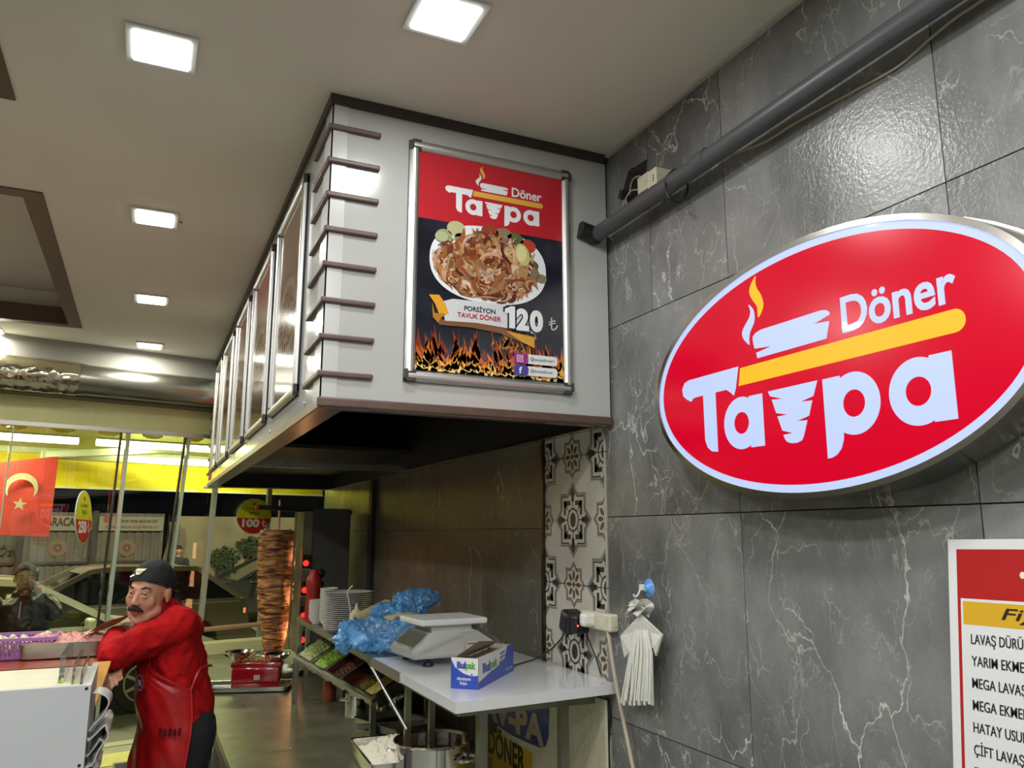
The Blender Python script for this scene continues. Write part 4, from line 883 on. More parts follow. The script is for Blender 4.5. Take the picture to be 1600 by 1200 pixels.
for a, b, d0, d1, z0_, z1_ in ((-3.0, -.98, .6, 2.2, 2.60, 2.44), (-.42, 1.6, 2.2, 1.0, 2.44, 2.56), (-.40, 1.9, 2.25, 1.6, 2.44, 2.38), (-3.2, -2.2, .3, 1.4, 2.64, 2.5)):
    MB().bar(F(a, z0_, d0), F(b, z1_, d1), .05, .07, bevel=.01).build('folding_arm', M['awn_arm'], aw)
for s in (-.98, -.42): MB().box(F(s, 2.44, 2.22), (.09, .06, .10), rot=RF, bevel=.01).build('arm_bracket', M['awn_arm'], aw)
zt_u = atF(100, 688, 1.25)[1]
for k, (s0, s1_) in enumerate(((-2.5, -.30), (-.16, 1.25))):
    t = empty('light_tube', F(s0, zt_u, 1.25), ('long lit tube under the awning, left of the door post', 'lit tube under the awning, right of the door post')[k], 'lamp', 'awning light tubes')
    MB().cyl(F(s0, zt_u, 1.25), F(s1_, zt_u, 1.25), .030, n=12).build('tube', M['tube'], t, smooth=True)
    fbox(MB(), s0, s1_, zt_u+.028, zt_u+.045, 1.22, 1.28).build('tube_housing', M['awn_arm'], t)
# flag hanging under the awning
DFL = 1.95; P = lambda px, py: atF(px, py, DFL)
fg = empty('turkish_flag', F(*P(10, 720), DFL), 'red flag with white crescent and star hanging behind the shop window', 'flag')
A_, B_, C_, D_ = P(-75, 730), P(92, 713), P(76, 839), P(-75, 832)
def fl_pt(u, v, off=0):
    s = (A_[0]*(1-u)+B_[0]*u)*v+(D_[0]*(1-u)+C_[0]*u)*(1-v); z = (A_[1]*(1-u)+B_[1]*u)*v+(D_[1]*(1-u)+C_[1]*u)*(1-v)
    return F(s, z, DFL-off+.015*math.sin(u*11+v*2)*(1-v*.6))
m = MB(); m.grid(lambda u, v: fl_pt(u, v), 30, 16); m.build('flag_cloth', M['flag'], fg, smooth=True)
cx, cz = P(33, 762); ppm = (P(133, 762)[0]-cx)/100; r0 = 25*ppm; q = PR(FR(F(cx, cz, DFL-.03), FE, (0, 0, 1)))
cres = [(r0*math.cos(math.radians(a)), r0*math.sin(math.radians(a))) for a in range(-38, 219, 8)]; cres += [(.80*r0*math.cos(math.radians(a)), -.24*r0+.80*r0*math.sin(math.radians(a))) for a in range(196, -17, -8)]
q.poly(cres, (.55, .50, .30), 1); sx_, sz_ = P(30, 788); sr = 11.5*ppm
q.poly([(sx_-cx+(sr if k % 2 == 0 else sr*.4)*math.sin(PI*k/5+.1), sz_-cz+(sr if k % 2 == 0 else sr*.4)*math.cos(PI*k/5+.1)) for k in range(10)], (.55, .50, .30), 1); q.build('crescent_and_star', fg)
# price tags
def price_tag(fr, r, big, label, ry=None):
    e = empty('price_tag', fr(0, 0, 0), label, 'sign'); MB().prism([fr(r*math.cos(2*PI*i/48), r*math.sin(2*PI*i/48), 0) for i in range(48)], fr.n*-.004).build('disc', M['wplastic'], e)
    q = PR(FR(fr(0, 0, .001), fr.u, fr.v)); Y_ = (.78, .80, .02); R_ = (.62, .03, .02)
    q.ell(0, 0, r*.97, r*.97, Y_, 1, 48); q.poly([(r*.95*math.cos(math.radians(a)), r*.95*math.sin(math.radians(a))) for a in range(185, 356, 6)], R_, 2)
    q.text('KIZARMIŞ', -.42*r, .34*r, .84*r, .16*r, (.03, .03, .02), 3, bold=.01); q.text('TAVUK', -.32*r, .10*r, .64*r, .16*r, (.03, .03, .02), 3, bold=.01)
    q.text(big, -.66*r, -.60*r, .98*r, .46*r, (.9, .88, .8), 3, bold=.05); x = .55*r; q.line([(x, -.15*r), (x, -.55*r), (x+.12*r, -.55*r), (x+.18*r, -.40*r)], .045*r, (.9, .88, .8), 3); q.line([(x-.1*r, -.38*r), (x+.14*r, -.26*r)], .04*r, (.9, .88, .8), 3)
    q.rect(-.09*r, .62*r, .09*r, .78*r, (.55, .10, .02), 3); q.build('tag_print', e); return e
s_, z_ = atF(397, 807, -.03); price_tag(FR(F(s_, z_, -.03), FE, (0, 0, 1)), (atF(424, 807, -.03)[0]-s_), '100', 'round yellow and red price tag 100 on the window beside the meat spit')
c = at(131, 808, 1, 5.05); vd = (c-EYE); vd.z = 0; vd.normalize(); side_ = Vector((vd.y, -vd.x, 0)); uu = side_*math.cos(math.radians(74))+vd*math.sin(math.radians(74)); e = price_tag(FR(c, uu, (-.06, 0, 1)), .146, '250', 'round yellow price tag turned edgeways, hanging beside the flag')
MB().tube([c+Vector((0, 0, .140)), c+Vector((.004, 0, .19)), c+Vector((.004, 0, CEIL-c.z))], .0005, 4).build('string', M['glass'], e)
# ------------------------------------------------ steel counter
CT = .80
ct = empty('steel_counter', (.9, 4.5, 0), 'long stainless steel counter top along the right wall under the hood', 'counter')
MB().b2((.385, 3.20, CT-.035), (WX-.002, 6.45, CT), bevel=.004).build('counter_top', M['steel_d'], ct)
MB().b2((.45, 3.26, .08), (WX-.02, 6.4, CT-.036)).build('cabinet', M['bmetal'], ct)
MB().b2((.385, 3.20, CT-.075), (.392, 6.45, CT-.036)).build('edge_strip', M['brown'], ct)
for y in (3.4, 4.3, 5.2, 6.1): MB().bar((.405, y, 0), (.405, y, CT-.036), .03).build('leg', M['steel'], ct)
P4 = [at(383, 1102, 2, CT), at(425, 1175, 2, CT), at(462, 1172, 2, CT), at(465, 1104, 2, CT)]
sh = MB().prism([p+Vector((0, 0, .0005)) for p in P4], (0, 0, .0035)).thing('steel_sheet', M['steel_d'], 'thin steel sheet lying flat on the steel counter', 'metal sheet')
MB().lathe([(0, .006), (.006, .004), (.008, 0)], P4[2]+Vector((-.015, .02, .004)), 10).build('rivet', M['steel'], sh)
# wall shelf: white worktop and steel shelf in line
SZ = 1.238
wt = empty('white_worktop', (1.1, 2.6, SZ), 'white polished worktop with a steel edge strip against the patterned tiles', 'worktop')
MB().prism([(.833, 2.198, SZ-.030), (WX-.001, 2.262, SZ-.030), (WX-.001, 3.09, SZ-.030), (.833, 3.09, SZ-.030)], (0, 0, .030)).build('slab', M['wtop'], wt)
MB().b2((.828, 2.723, SZ-.032), (.833, 3.10, SZ+.001)).build('edge_strip', M['alu'], wt)
MB().b2((.90, 2.36, SZ-.075), (1.385, 2.39, SZ-.031)).b2((.90, 2.39, SZ-.075), (.93, 3.05, SZ-.031)).b2((1.355, 2.39, SZ-.075), (1.385, 3.05, SZ-.031)).build('apron', M['steel_d'], wt)
for x, y in ((.985, 2.375), (1.265, 2.375), (.985, 3.12), (1.1, 3.17)): MB().bar((x, y, .0), (x, y, SZ-.031), .028 if y < 3 else .022).build('leg', M['steel_d'], wt)
shf = empty('steel_shelf', (1.1, 3.9, SZ), 'long stainless shelf holding plates, behind the blue plastic bag', 'shelf')
MB().b2((.835, 3.10, SZ-.028), (WX-.002, 4.76, SZ), bevel=.002).build('shelf_board', M['steel'], shf)
for x, y in ((.850, 4.70), (.885, 4.68)): MB().bar((x-.02*(x < .86), y, CT), (x, y, SZ-.028), .022).build('leg', M['steel'], shf)
a = at(573, 1028, 0, .86); b_ = at(636, 1140, 0, .97); MB().cyl(a, (b_.x, b_.y, b_.z), .007, n=10).build('brace', M['alu'], shf, smooth=True)
# leaning advertising board under the worktop
bx = 1.375
bfr = wallfr(bx, 2.30, .40); brd = empty('leaning_board', (bx, 2.7, .42), 'cream board lettered doner in blue and yellow, leaning under the white worktop', 'sign')
zt_ = at(940, 1093, 0, bx).z; MB().prism([(bx, 2.30, .40), (bx, 3.15, .40), (bx, 3.15, SZ-.05), (bx, 2.30, zt_)], (.010, 0, 0)).build('panel', M['cplastic'], brd)
bp_ = lambda px, py: (lambda v: (2.30-v.y, v.z-.40))(at(px, py, 0, bx)); q = PR(FR(bfr(0, 0, .001), bfr.u, bfr.v))
q.poly([bp_(757, 1100), bp_(858, 1095), bp_(858, 1150), bp_(853, 1166), bp_(843, 1168), bp_(800, 1149), bp_(757, 1120)], (.035, .055, .22), 2)
def bt(t, TL, BR, BLy, col, lay, bold):   # text between two measured corners
    x0, y1 = bp_(*TL); x1, _ = bp_(*BR); y0 = bp_(TL[0], BLy)[1]; q.text(t, x0, y0, x1-x0, y1-y0, col, lay, bold=bold)
x0 = bp_(742, 1100)[0]; x1 = bp_(851, 1100)[0]; yb = bp_(800, 1140)[1]; q.text('TAV-PA', x0-.02, yb-.005, x1-x0+.02, .105, (.40, .33, .22), 4, bold=.05)
a, b_ = bp_(758, 1136), bp_(832, 1178); q.poly([bp_(758, 1136), bp_(832, 1177), bp_(832, 1250), bp_(758, 1225)], (.58, .38, .02), 2)
x0, x1 = bp_(764, 1150)[0], bp_(821, 1180)[0]; q.text('DÖNER', x0, bp_(790, 1192)[1], x1-x0, .115, (.015, .015, .02), 4, bold=.03)
q.build('board_print', brd)
# lower stand with the pot
ls = empty('low_stand', (1.0, 2.8, 0), 'low steel stand carrying the sauce pot below the worktop', 'stand')
MB().b2((.72, 2.60, .64), (1.36, 3.09, .67)).build('stand_top', M['steel_d'], ls)
for x, y in ((.75, 2.63), (1.33, 2.63), (.75, 3.06), (1.33, 3.06)): MB().bar((x, y, 0), (x, y, .64), .03).build('leg', M['steel_d'], ls)
pc = at(676, 1155, 2, .93); R_ = .140
pt = empty('sauce_pot', (pc.x, pc.y, .67), 'large stainless steel pot of dark red sauce at the bottom of the photo', 'pot')
z0 = .67-pc.z
MB().lathe([(0, z0), (R_-.01, z0), (R_, z0+.012), (R_, -.008), (R_+.010, 0), (R_+.008, .004), (R_-.004, -.004), (R_-.006, z0+.01), (0, z0+.008)], pc, 48).build('pot_body', M['chrome'], pt, smooth=True)
MB().lathe([(0, 0), (R_-.006, 0)], pc-Vector((0, 0, .028)), 40).build('sauce', M['soup'], pt, smooth=True)
for sg_ in (1, -1):
    hx = pc+Vector((.40, -.92, 0)).normalized()*0; d = Vector((math.cos(-.9), math.sin(-.9), 0))*sg_; tt = Vector((-d.y, d.x, 0)); b0 = pc+d*R_+Vector((0, 0, -.05))
    MB().tube(smoothed([tuple(b0+tt*.045), tuple(b0+tt*.045+d*.03), tuple(b0+tt*.02+d*.045), tuple(b0-tt*.02+d*.045), tuple(b0-tt*.045+d*.03), tuple(b0-tt*.045)], 3, False), .008, 8).build('handle', M['chrome'], pt, smooth=True)
MB().bar(pc+Vector((.05, -.02, -.06)), pc+Vector((.085, -.06, .012)), .012, .003).build('ladle_handle', M['chrome'], pt)
# rice tray
def gn_pan(c, w, l, dpt, rotm, m_steel, parent_label, cat='pan', name='food_pan', fill=None, fh=.6, group=None, e=None, heap=0):
    """rectangular steel pan, c = centre of the rim plane; rotm maps local x(width) y(length) z(up)"""
    Pq = lambda x, y, z: Vector(c)+rotm @ Vector((x, y, z)); t = .0
    e = e or empty(name, Pq(0, 0, -dpt), parent_label, cat, group)
    m = MB(); loops = []
    def ring(hw, hl, z, r=.02, n=4):
        P_ = []
        for cx, cy, a0 in ((hw-r, hl-r, 0), (-hw+r, hl-r, 90), (-hw+r, -hl+r, 180), (hw-r, -hl+r, 270)):
            for i in range(n+1): a = math.radians(a0+90*i/n); P_.append(m.bm.verts.new(Pq(cx+r*math.cos(a), cy+r*math.sin(a), z)))
        return P_
    rs = [ring(w/2-.022, l/2-.022, -dpt), ring(w/2-.012, l/2-.012, -dpt+.008), ring(w/2-.010, l/2-.010, -.002), ring(w/2, l/2, 0, .022), ring(w/2, l/2, -.004, .022), ring(w/2-.008, l/2-.008, -.004), ring(w/2-.0085, l/2-.0085, -dpt+.006), ring(w/2-.02, l/2-.02, -dpt-.001)]
    m.bm.faces.new(rs[0])
    for A, B in zip(rs, rs[1:]):
        n = len(A)
        for i in range(n): m.bm.faces.new([A[i], A[(i+1) % n], B[(i+1) % n], B[i]])
    m.bm.faces.new(rs[-1][::-1]); m.build('pan_shell', m_steel, e, smooth=True)
    if fill:
        fm, lump, amp, nm = fill; g = MB(); hw, hl = w/2-.013, l/2-.013
        def fn_(u, v):
            x, y = -hw+2*hw*u, -hl+2*hl*v; ed = min(1, 6*min(u, 1-u, v, 1-v)+.15)
            z = -dpt*(1-fh)+amp*noise.noise(Vector((x*lump, y*lump, 9)))*ed+amp*.8*noise.noise(Vector((x*lump*2.3, y*lump*2.3, 2)))*ed+(amp*1.5*ed if amp > .004 else 0)+heap*max(0, 1-((2*u-1)**2+(2*v-1)**2)**.8)
            return Pq(x, y, z)
        g.grid(fn_, 40, 50); o = g.build(nm, M[fm], e, smooth=amp < .004); o['kind'] = 'stuff'
    return e
rA, rC = at(545, 1153, 2, .868), at(579, 1196, 2, .868); rd_ = (rC-rA).normalized(); rn_ = Vector((-rd_.y, rd_.x, 0)); rn_ = rn_ if rn_.x > 0 else -rn_; wR = (rC-rA).length; rc = (rA+rC)/2+rn_*.15; gn_pan(rc, wR, .30, .064, Matrix((rd_, rn_, Vector((0, 0, 1)))).transposed(), M['chrome'], 'steel pan heaped with white rice on the counter beside the sauce pot', fill=('rice', 50, .010, 'rice'), fh=.45, heap=.06, name='rice_pan')
# topping rack with five pans
ra, rb_ = at(461, 1029, 0, .83), None
RA = Vector((.835, 4.62, .985)); RB = Vector((.992, 3.79, .925))
RA = at(463, 1028, 1, 4.60); RB = at(583, 1094, 1, 3.78)
yd = (RA-RB).normalized(); xd = Vector((yd.y, -yd.x, 0)).normalized(); tilt = math.radians(27); xd2 = (xd*math.cos(tilt)+Vector((0, 0, math.sin(tilt)))).normalized(); zd = xd2.cross(yd).normalized()
if zd.z < 0: zd = -zd
RM = Matrix((yd*-1, xd2, zd)).transposed()
if RM.determinant() < 0: RM = Matrix((yd, xd2, zd)).transposed()
rk = empty('topping_rack', (RB.x, RB.y, CT), 'tilted steel rack holding five pans of salad toppings on the counter', 'rack')
dn = Vector((0, 0, 1)); LR = (RA-RB).length; WD = .33
MB().bar(RA+yd*.01, RB-yd*.01, .022, .028, up=xd2).build('front_rail', M['steel'], rk)
MB().bar(RA+xd2*WD, RB+xd2*WD, .022, .022).build('back_rail', M['steel'], rk)
for i in (0, 5): p = RB+yd*(LR*i/5); MB().bar(p, p+xd2*WD, .008, .02).build('side_rail', M['steel'], rk)
for p in (RA, RB+Vector((-.0, 0, 0))): MB().bar(Vector((p.x, p.y, CT)), p-Vector((0, 0, .012)), .026).build('leg', M['steel'], rk)
for p in (RA+xd2*WD, RB+xd2*WD): MB().bar(Vector((p.x, p.y, CT)), p, .020).build('leg', M['steel'], rk)
MB().bar(Vector((RB.x-.06, RB.y+.05, CT+.03)), Vector((RB.x+.25, RB.y, CT+.03)), .02).build('foot_rail', M['steel'], rk)
fills = [('corn', 90, .006, 'yellow peppers'), (None), ('redsal', 70, .004, 'dark salad'), ('lettuce', 75, .011, 'lettuce'), ('pickle', 70, .014, 'pickles')]
labs = ['steel pan of yellow peppers, nearest the camera in the tilted rack', 'empty looking dark steel pan, second from the near end of the rack', 'steel pan of dark red salad in the middle of the rack', 'steel pan of bright green lettuce in the rack', 'steel pan heaped with pale green pickles, farthest in the rack']
nms = ['peppers', '', 'red_salad', 'lettuce', 'pickles']
for i in range(5):
    c = RB+yd*(LR*(i+.5)/5)+xd2*(WD/2)+zd*.016; f = fills[i]
    gn_pan(c, LR/5-.006, WD-.004, .085, RM if abs((RM @ Vector((1, 0, 0))).dot(yd)) > .5 else RM, M['steel'], labs[i], fill=(f[0], f[1], f[2], nms[i]) if f else ('redsal', 50, .002, 'dark_dressing'), fh=(.55, .3, .6, .8, .95)[i], group='salad pans in the tilted rack')
# pots, pans and jar on the counter behind the rack
def pot(c, r, h, label, m_=None, lid=False):
    e = empty('steel_pot', c, label, 'pot'); MB().lathe([(0, 0), (r*.96, 0), (r, .01), (r, h-.006), (r+.006, h), (r-.003, h), (r-.005, .01), (0, .01)], c, 32).build('pot_body', m_ or M['chrome'], e, smooth=True)
    for s_ in (-1, 1): MB().tube([(c[0]+s_*r, c[1]-.02, c[2]+h*.7), (c[0]+s_*(r+.025), c[1]-.012, c[2]+h*.7), (c[0]+s_*(r+.025), c[1]+.012, c[2]+h*.7), (c[0]+s_*r, c[1]+.02, c[2]+h*.7)], .005, 6).build('handle', m_ or M['chrome'], e, smooth=True)
    return e
c = at(551, 1120, 2, CT); pot((c.x+.02, c.y+.02, CT), .055, .115, 'small steel pot under the front of the topping rack')
c = at(600, 1112, 2, CT); pot((c.x+.10, c.y+.02, CT), .12, .10, 'wide steel pot behind the topping rack legs')
c = at(610, 1150, 2, CT); gn_pan((c.x+.06, c.y+.12, CT+.045), .26, .36, .04, Matrix.Rotation(.3, 3, 'Z'), M['steel'], 'shallow steel tray on the counter beneath the topping rack', name='steel_tray')
c = at(514, 1094, 2, CT); MB().lathe([(0, 0), (.033, 0), (.037, .01), (.037, .10), (.028, .118), (.028, .13), (0, .13)], (c.x, c.y, CT), 24).thing('clay_jar', M['clay'], 'brown red jar standing under the salad pans', 'jar', smooth=True)
c = at(552, 1117, 2, CT)
ORD = ['first', 'second', 'third', 'fourth', 'fifth', 'sixth', 'seventh', 'eighth', 'ninth', 'tenth', 'eleventh', 'twelfth', 'thirteenth', 'fourteenth', 'fifteenth', 'sixteenth', 'seventeenth', 'eighteenth', 'nineteenth']
# ------------------------------------------------ crockery on the shelf
pc_ = at(553, 979, 2, SZ); pc_ = Vector((.945, 3.98, SZ)); r = .117
proto = None
for i in range(19):
    z = SZ+.001+i*.0093; lab = '%s white plate from the bottom of the tall stack' % ORD[i]
    if proto is None:
        me = MB(); me.lathe([(0, .002), (.055, 0), (.060, .001), (.062, .004), (.095, .010), (r, .0165), (r+.0005, .019), (r-.003, .019), (.09, .0135), (.058, .007), (0, .006)], (0, 0, 0), 40)
        proto = me.build('plate', M['ceramic'], None, True, W=Matrix()); proto.matrix_basis = Matrix.Translation((pc_.x, pc_.y, z)); tag(proto, 'bottom white plate of the tall stack, resting on the steel shelf', 'plate', 'white plates stacked on the shelf')
    else:
        o = proto.copy(); COL.objects.link(o); o.matrix_basis = Matrix.Translation((pc_.x, pc_.y, z)); tag(o, lab if i < 18 else 'topmost white plate of the tall stack', 'plate', 'white plates stacked on the shelf')
bproto = None
for (x, y, n, k) in ((.905, 4.26, 15, 0), (.870, 4.36, 9, 1), (.955, 4.22, 13, 2)):
    for i in range(n):
        z = SZ+.001+i*.0108
        lab = ORD[i]+' white bowl from the bottom of the '+('middle bowl stack', 'shortest bowl stack, beside the red bottle', 'bowl stack touching the plates')[k]
        if bproto is None:
            me = MB(); me.lathe([(0, .003), (.020, 0), (.024, 0), (.026, .004), (.042, .022), (.046, .036), (.044, .036), (.040, .024), (.022, .006), (0, .006)], (0, 0, 0), 28); bproto = me.build('bowl', M['ceramic'], None, True, W=Matrix()); o = bproto
        else: o = bproto.copy(); COL.objects.link(o)
        o.matrix_basis = Matrix.Translation((x, y, z)); tag(o, lab.replace(ORD[i]+' white bowl from the bottom', 'topmost white bowl') if i == n-1 else lab, 'bowl', ('white bowls in the middle stack', 'white bowls in the lowest stack', 'white bowls in the stack by the plates')[k])
# red squeeze bottle, cream squeeze bottle
e = empty('red_bottle', (.875, 4.52, SZ), 'tall red bottle with narrow waist standing behind the white bowls', 'bottle')
MB().lathe([(0, 0), (.040, 0), (.042, .01), (.041, .06), (.036, .11), (.037, .15), (.041, .19), (.038, .225), (.026, .245), (.024, .27), (0, .27)], (.875, 4.52, SZ), 28).build('bottle_body', M['redpl'], e, smooth=True)
MB().ball((.925, 4.60, SZ+.245), .027, 3).ball((.925, 4.60, SZ+.185), .022, 3).cyl((.925, 4.60, SZ), (.925, 4.60, SZ+.19), .018).thing('black_shaker', M['black'], 'round black topped shaker behind the red bottle', 'shaker', smooth=True)
q0 = Vector((.905, 3.66, SZ)); e = empty('squeeze_bottle', q0, 'cream squeeze bottle with pointed nozzle in front of the plates', 'bottle')
MB().lathe([(0, 0), (.029, 0), (.031, .008), (.031, .105), (.029, .115), (0, .118)], q0, 24).build('bottle_body', M['ebottle'], e, smooth=True); MB().lathe([(.022, .115), (.020, .124), (.010, .130), (.003, .158), (0, .158)], q0, 20).build('nozzle', M['ebottle'], e, smooth=True)
hk = [at(545, 938, 1, 3.75), at(543, 928, 1, 3.75), at(546, 920, 1, 3.75), at(551, 915, 1, 3.75)]; MB().tube(smoothed([(at(548, 960, 1, 3.75).x, 3.75, SZ+.004), tuple(at(548, 960, 1, 3.75))]+[tuple(v) for v in hk], 4, False), .0035, 6).thing('ladle_hook', M['wplastic'], 'thin white curved handle sticking up beside the squeeze bottle', 'utensil', smooth=True)
me = MB(); a, b_ = at(556, 968, 1, 3.55), at(605, 950, 1, 3.60); me.cyl(a, b_, .024, .038, 20); me.ball(b_, .038, 2); o = me.thing('wrap_roll', M['wrap'], 'rolled flatbread poking out of the blue plastic bag', 'flatbread', smooth=True)
MB().lathe([(.006, 0), (.012, 0), (.012, .004), (.006, .004)], a, 14, axis=(a-b_)).build('roll_core', M['clay'], o)
# ------------------------------------------------ blue plastic bag draped over the shelf
bp3 = lambda x, y, Y, rx, ry=None, rz=None: ('e', at(x, y, 1, Y), (rx, ry or rx, rz or rx))
prims = [bp3(645, 945, 3.45, .095, .07, .055), bp3(665, 938, 3.42, .07, .06, .045), bp3(615, 960, 3.42, .09, .08, .05), bp3(600, 985, 3.35, .11, .09, .055), bp3(640, 990, 3.25, .09, .09, .060), bp3(560, 985, 3.35, .085, .05, .040), bp3(540, 1000, 3.33, .05, .03, .045), bp3(575, 1003, 3.28, .09, .05, .035), bp3(620, 1010, 3.20, .09, .06, .030), bp3(675, 1000, 3.2, .06, .06, .05)]
me = blob(prims, .006, 5); crumple(me, .022, 9, 3, 3); crumple(me, .009, 26, 8, 3); bag = link('plastic_bag', me, M['blue_bag'], None, None, True, .35); tag(bag, 'crumpled translucent blue plastic bag on the steel shelf beside the scale', 'plastic bag')
me = blob([bp3(632, 975, 3.34, .10, .09, .045), bp3(600, 990, 3.40, .08, .08, .035)], .01, 4); crumple(me, .010, 9, 5); o = link('flatbread_pile', me, M['wrap'], None, None, True); tag(o, 'soft pale flatbread showing through the blue bag', 'flatbread')
# ------------------------------------------------ weighing scale on the worktop
sca = math.radians(4); SR = Matrix.Rotation(sca, 3, 'Z'); so = Vector((1.055, 2.93, SZ)); SP = lambda x, y, z: so+SR @ Vector((x, y, z))
sc_ = empty('digital_scale', so, 'white digital scale wrapped in clear film on the white worktop', 'scale')
bd = MB(); A = [(-.165, .028), (-.160, .055), (-.085, .115), (.095, .115), (.175, .060), (.180, .028)]
a1 = [bd.bm.verts.new(SP(x, -.125+(.03 if z > .1 else 0), z)) for x, z in A]; a2 = [bd.bm.verts.new(SP(x, .125-(.03 if z > .1 else 0), z)) for x, z in A]
bd.bm.faces.new(a1); bd.bm.faces.new(a2[::-1])
for i in range(6): bd.bm.faces.new([a1[i], a1[(i+1) % 6], a2[(i+1) % 6], a2[i]])
bmesh.ops.bevel(bd.bm, geom=bd.bm.edges[:], offset=.008, segments=2, affect='EDGES'); bd.build('scale_body', M['wplastic'], sc_, smooth=True)
MB().box(SP(.0, 0, .126), (.16, .16, .022), rot=SR).build('platform_neck', M['wplastic'], sc_); MB().box(SP(-.0, 0, .148), (.265, .22, .022), rot=SR, bevel=.006).build('platform', M['wplastic'], sc_)
n1 = Vector((-.060, 0, .075)).normalized(); pa = SP(-.150, 0, .066); pb = SP(-.098, 0, .1085); 
MB().bar(pa, pb, .006, .17, up=(SR @ Vector((0, 1, 0)))).build('display', M['hubm'], sc_) if False else MB().prism([pa+SR @ Vector((-.004, -.08, .001)), pa+SR @ Vector((-.004, .08, .001)), pb+SR @ Vector((-.004, .08, .001)), pb+SR @ Vector((-.004, -.08, .001))], (-.002, 0, .002)).build('display', M['hubm'], sc_)
for x, y in ((-.10, -.10), (-.10, .10), (.13, -.10), (.13, .10)): MB().lathe([(0, 0), (.018, 0), (.020, .004), (.018, .014), (.008, .016), (.008, .030), (0, .030)], SP(x, y, 0), 18).build('foot', M['black'], sc_, smooth=True)
q = PR(FR(SP(.035, -.129, .045), SR @ Vector((1, 0, 0)), (0, 0, 1))); q.rect(0, 0, .08, .035, (.5, .5, .46), 1); q.rect(.055, .012, .072, .024, (.06, .06, .05), 2); q.rect(.006, .024, .04, .029, (.35, .08, .05), 2); q.build('sticker', sc_)
fw = MB(); A2 = [(-.172, .030), (-.170, .060), (-.09, .128), (.10, .125), (.190, .065), (.188, .028)]
for yy_ in (-.134, .134):
    pass
a1 = [fw.bm.verts.new(SP(x, -.133+(.03 if z > .1 else 0), z)) for x, z in A2]; a2 = [fw.bm.verts.new(SP(x, .133-(.03 if z > .1 else 0), z)) for x, z in A2]
fw.bm.faces.new(a1)
for i in (0, 1, 3, 4): fw.bm.faces.new([a1[i], a1[(i+1) % 6], a2[(i+1) % 6], a2[i]])
bmesh.ops.triangulate(fw.bm, faces=fw.bm.faces[:]); bmesh.ops.subdivide_edges(fw.bm, edges=fw.bm.edges[:], cuts=9, use_grid_fill=True)
for v in fw.bm.verts: v.co += noise.noise_vector(v.co*38)*.004
fw.build('clear_film', M['clear_wrap'], sc_, smooth=True)
# ------------------------------------------------ foil carton
cA, cB, cC = at(702, 1077, 2, SZ), at(747, 1078, 2, SZ), at(798, 1046, 2, SZ); v1 = (cC-cB).normalized()*.75+Vector((.75, .66, 0))*.25; v1.z = 0; v1.normalize(); u1 = Vector((v1.y, -v1.x, 0)); wA = .088; Lc = .36; cA = cB-u1*wA; hC = .092
fx = empty('foil_carton', cA+u1*wA/2+v1*Lc/2, 'open blue and white aluminium foil carton on the white worktop', 'carton'); Q = lambda a, b, z: cA+u1*a+v1*b+Vector((0, 0, z+.0005))
t = .0018; m = MB()
for A0, A1, up_ in (((0, 0), (wA, 0), hC*.98), ((wA, 0), (wA, Lc), hC), ((0, Lc), (wA, Lc), hC*.98), ((0, 0), (0, Lc), hC*.8)):
    d = Vector((A1[0]-A0[0], A1[1]-A0[1])); n_ = 12; base = [Q(A0[0]+d.x*i/n_, A0[1]+d.y*i/n_, 0) for i in range(n_+1)]
    top = [b_+Vector((0, 0, up_*(1-.05*abs(math.sin(i*1.3))*(1 if 0 < i < n_ else 0)))) for i, b_ in enumerate(base)]
    m.poly(base+top[::-1]) if False else [m.bm.faces.new([m.bm.verts.new(v) for v in (base[i], base[i+1], top[i+1], top[i])]) for i in range(n_)]
m.poly([Q(0, 0, .001), Q(wA, 0, .001), Q(wA, Lc, .001), Q(0, Lc, .001)])
m.build('carton_box', mat('grey_card', (.34, .30, .24), .7), fx)
WHT = (.66, .67, .66); BL = (.03, .07, .42); GR = (.10, .35, .06)
f1 = PR(FR(Q(0, -.001, 0), u1, (0, 0, 1))); h = hC*.98
f1.rect(0, 0, wA, h, WHT, 1); f1.poly([(0, 0), (wA, 0), (wA, .040), (wA*.75, .038), (wA*.45, .045), (wA*.15, .062), (0, .085)], BL, 2)
f1.text('Bul', wA*.22, .058, wA*.33, .021, BL, 4, bold=.06); f1.text('pak', wA*.54, .052, wA*.38, .027, GR, 4, bold=.05); f1.text('Alüminyum', wA*.22, .022, wA*.52, .012, WHT, 4, bold=.03); f1.text('Folyo', wA*.34, .009, wA*.26, .012, WHT, 4, bold=.03); f1.ell(wA*.77, .042, .003, .003, (.1, .1, .3), 4, 10)
f1.build('end_print', fx)
f2 = PR(FR(Q(wA+.001, 0, 0), v1, (0, 0, 1))); f2.rect(0, 0, Lc, hC, WHT, 1) 
for x0 in (Lc*.0,): f2.poly([(x0, 0), (Lc, 0), (Lc, hC), (Lc*.80, hC), (Lc*.72, .055), (Lc*.5, .040), (Lc*.3, .034), (0, .02)], BL, 2)
f2.text('Bul', Lc*.10, .040, Lc*.20, .030, (.05, .08, .35), 4, bold=.05); f2.text('pak', Lc*.31, .034, Lc*.20, .036, GR, 4, bold=.05)
for i in range(3): f2.poly([(Lc*(.55+.02*i), .045+.013*i), (Lc*.72, .050+.013*i), (Lc*.73, .056+.013*i), (Lc*(.55+.02*i), .052+.013*i)], (.12, .14, .30), 4)
f2.text('Alüminyum Folyo', Lc*.74, .010, Lc*.22, .012, WHT, 4)
f2.build('side_print', fx)
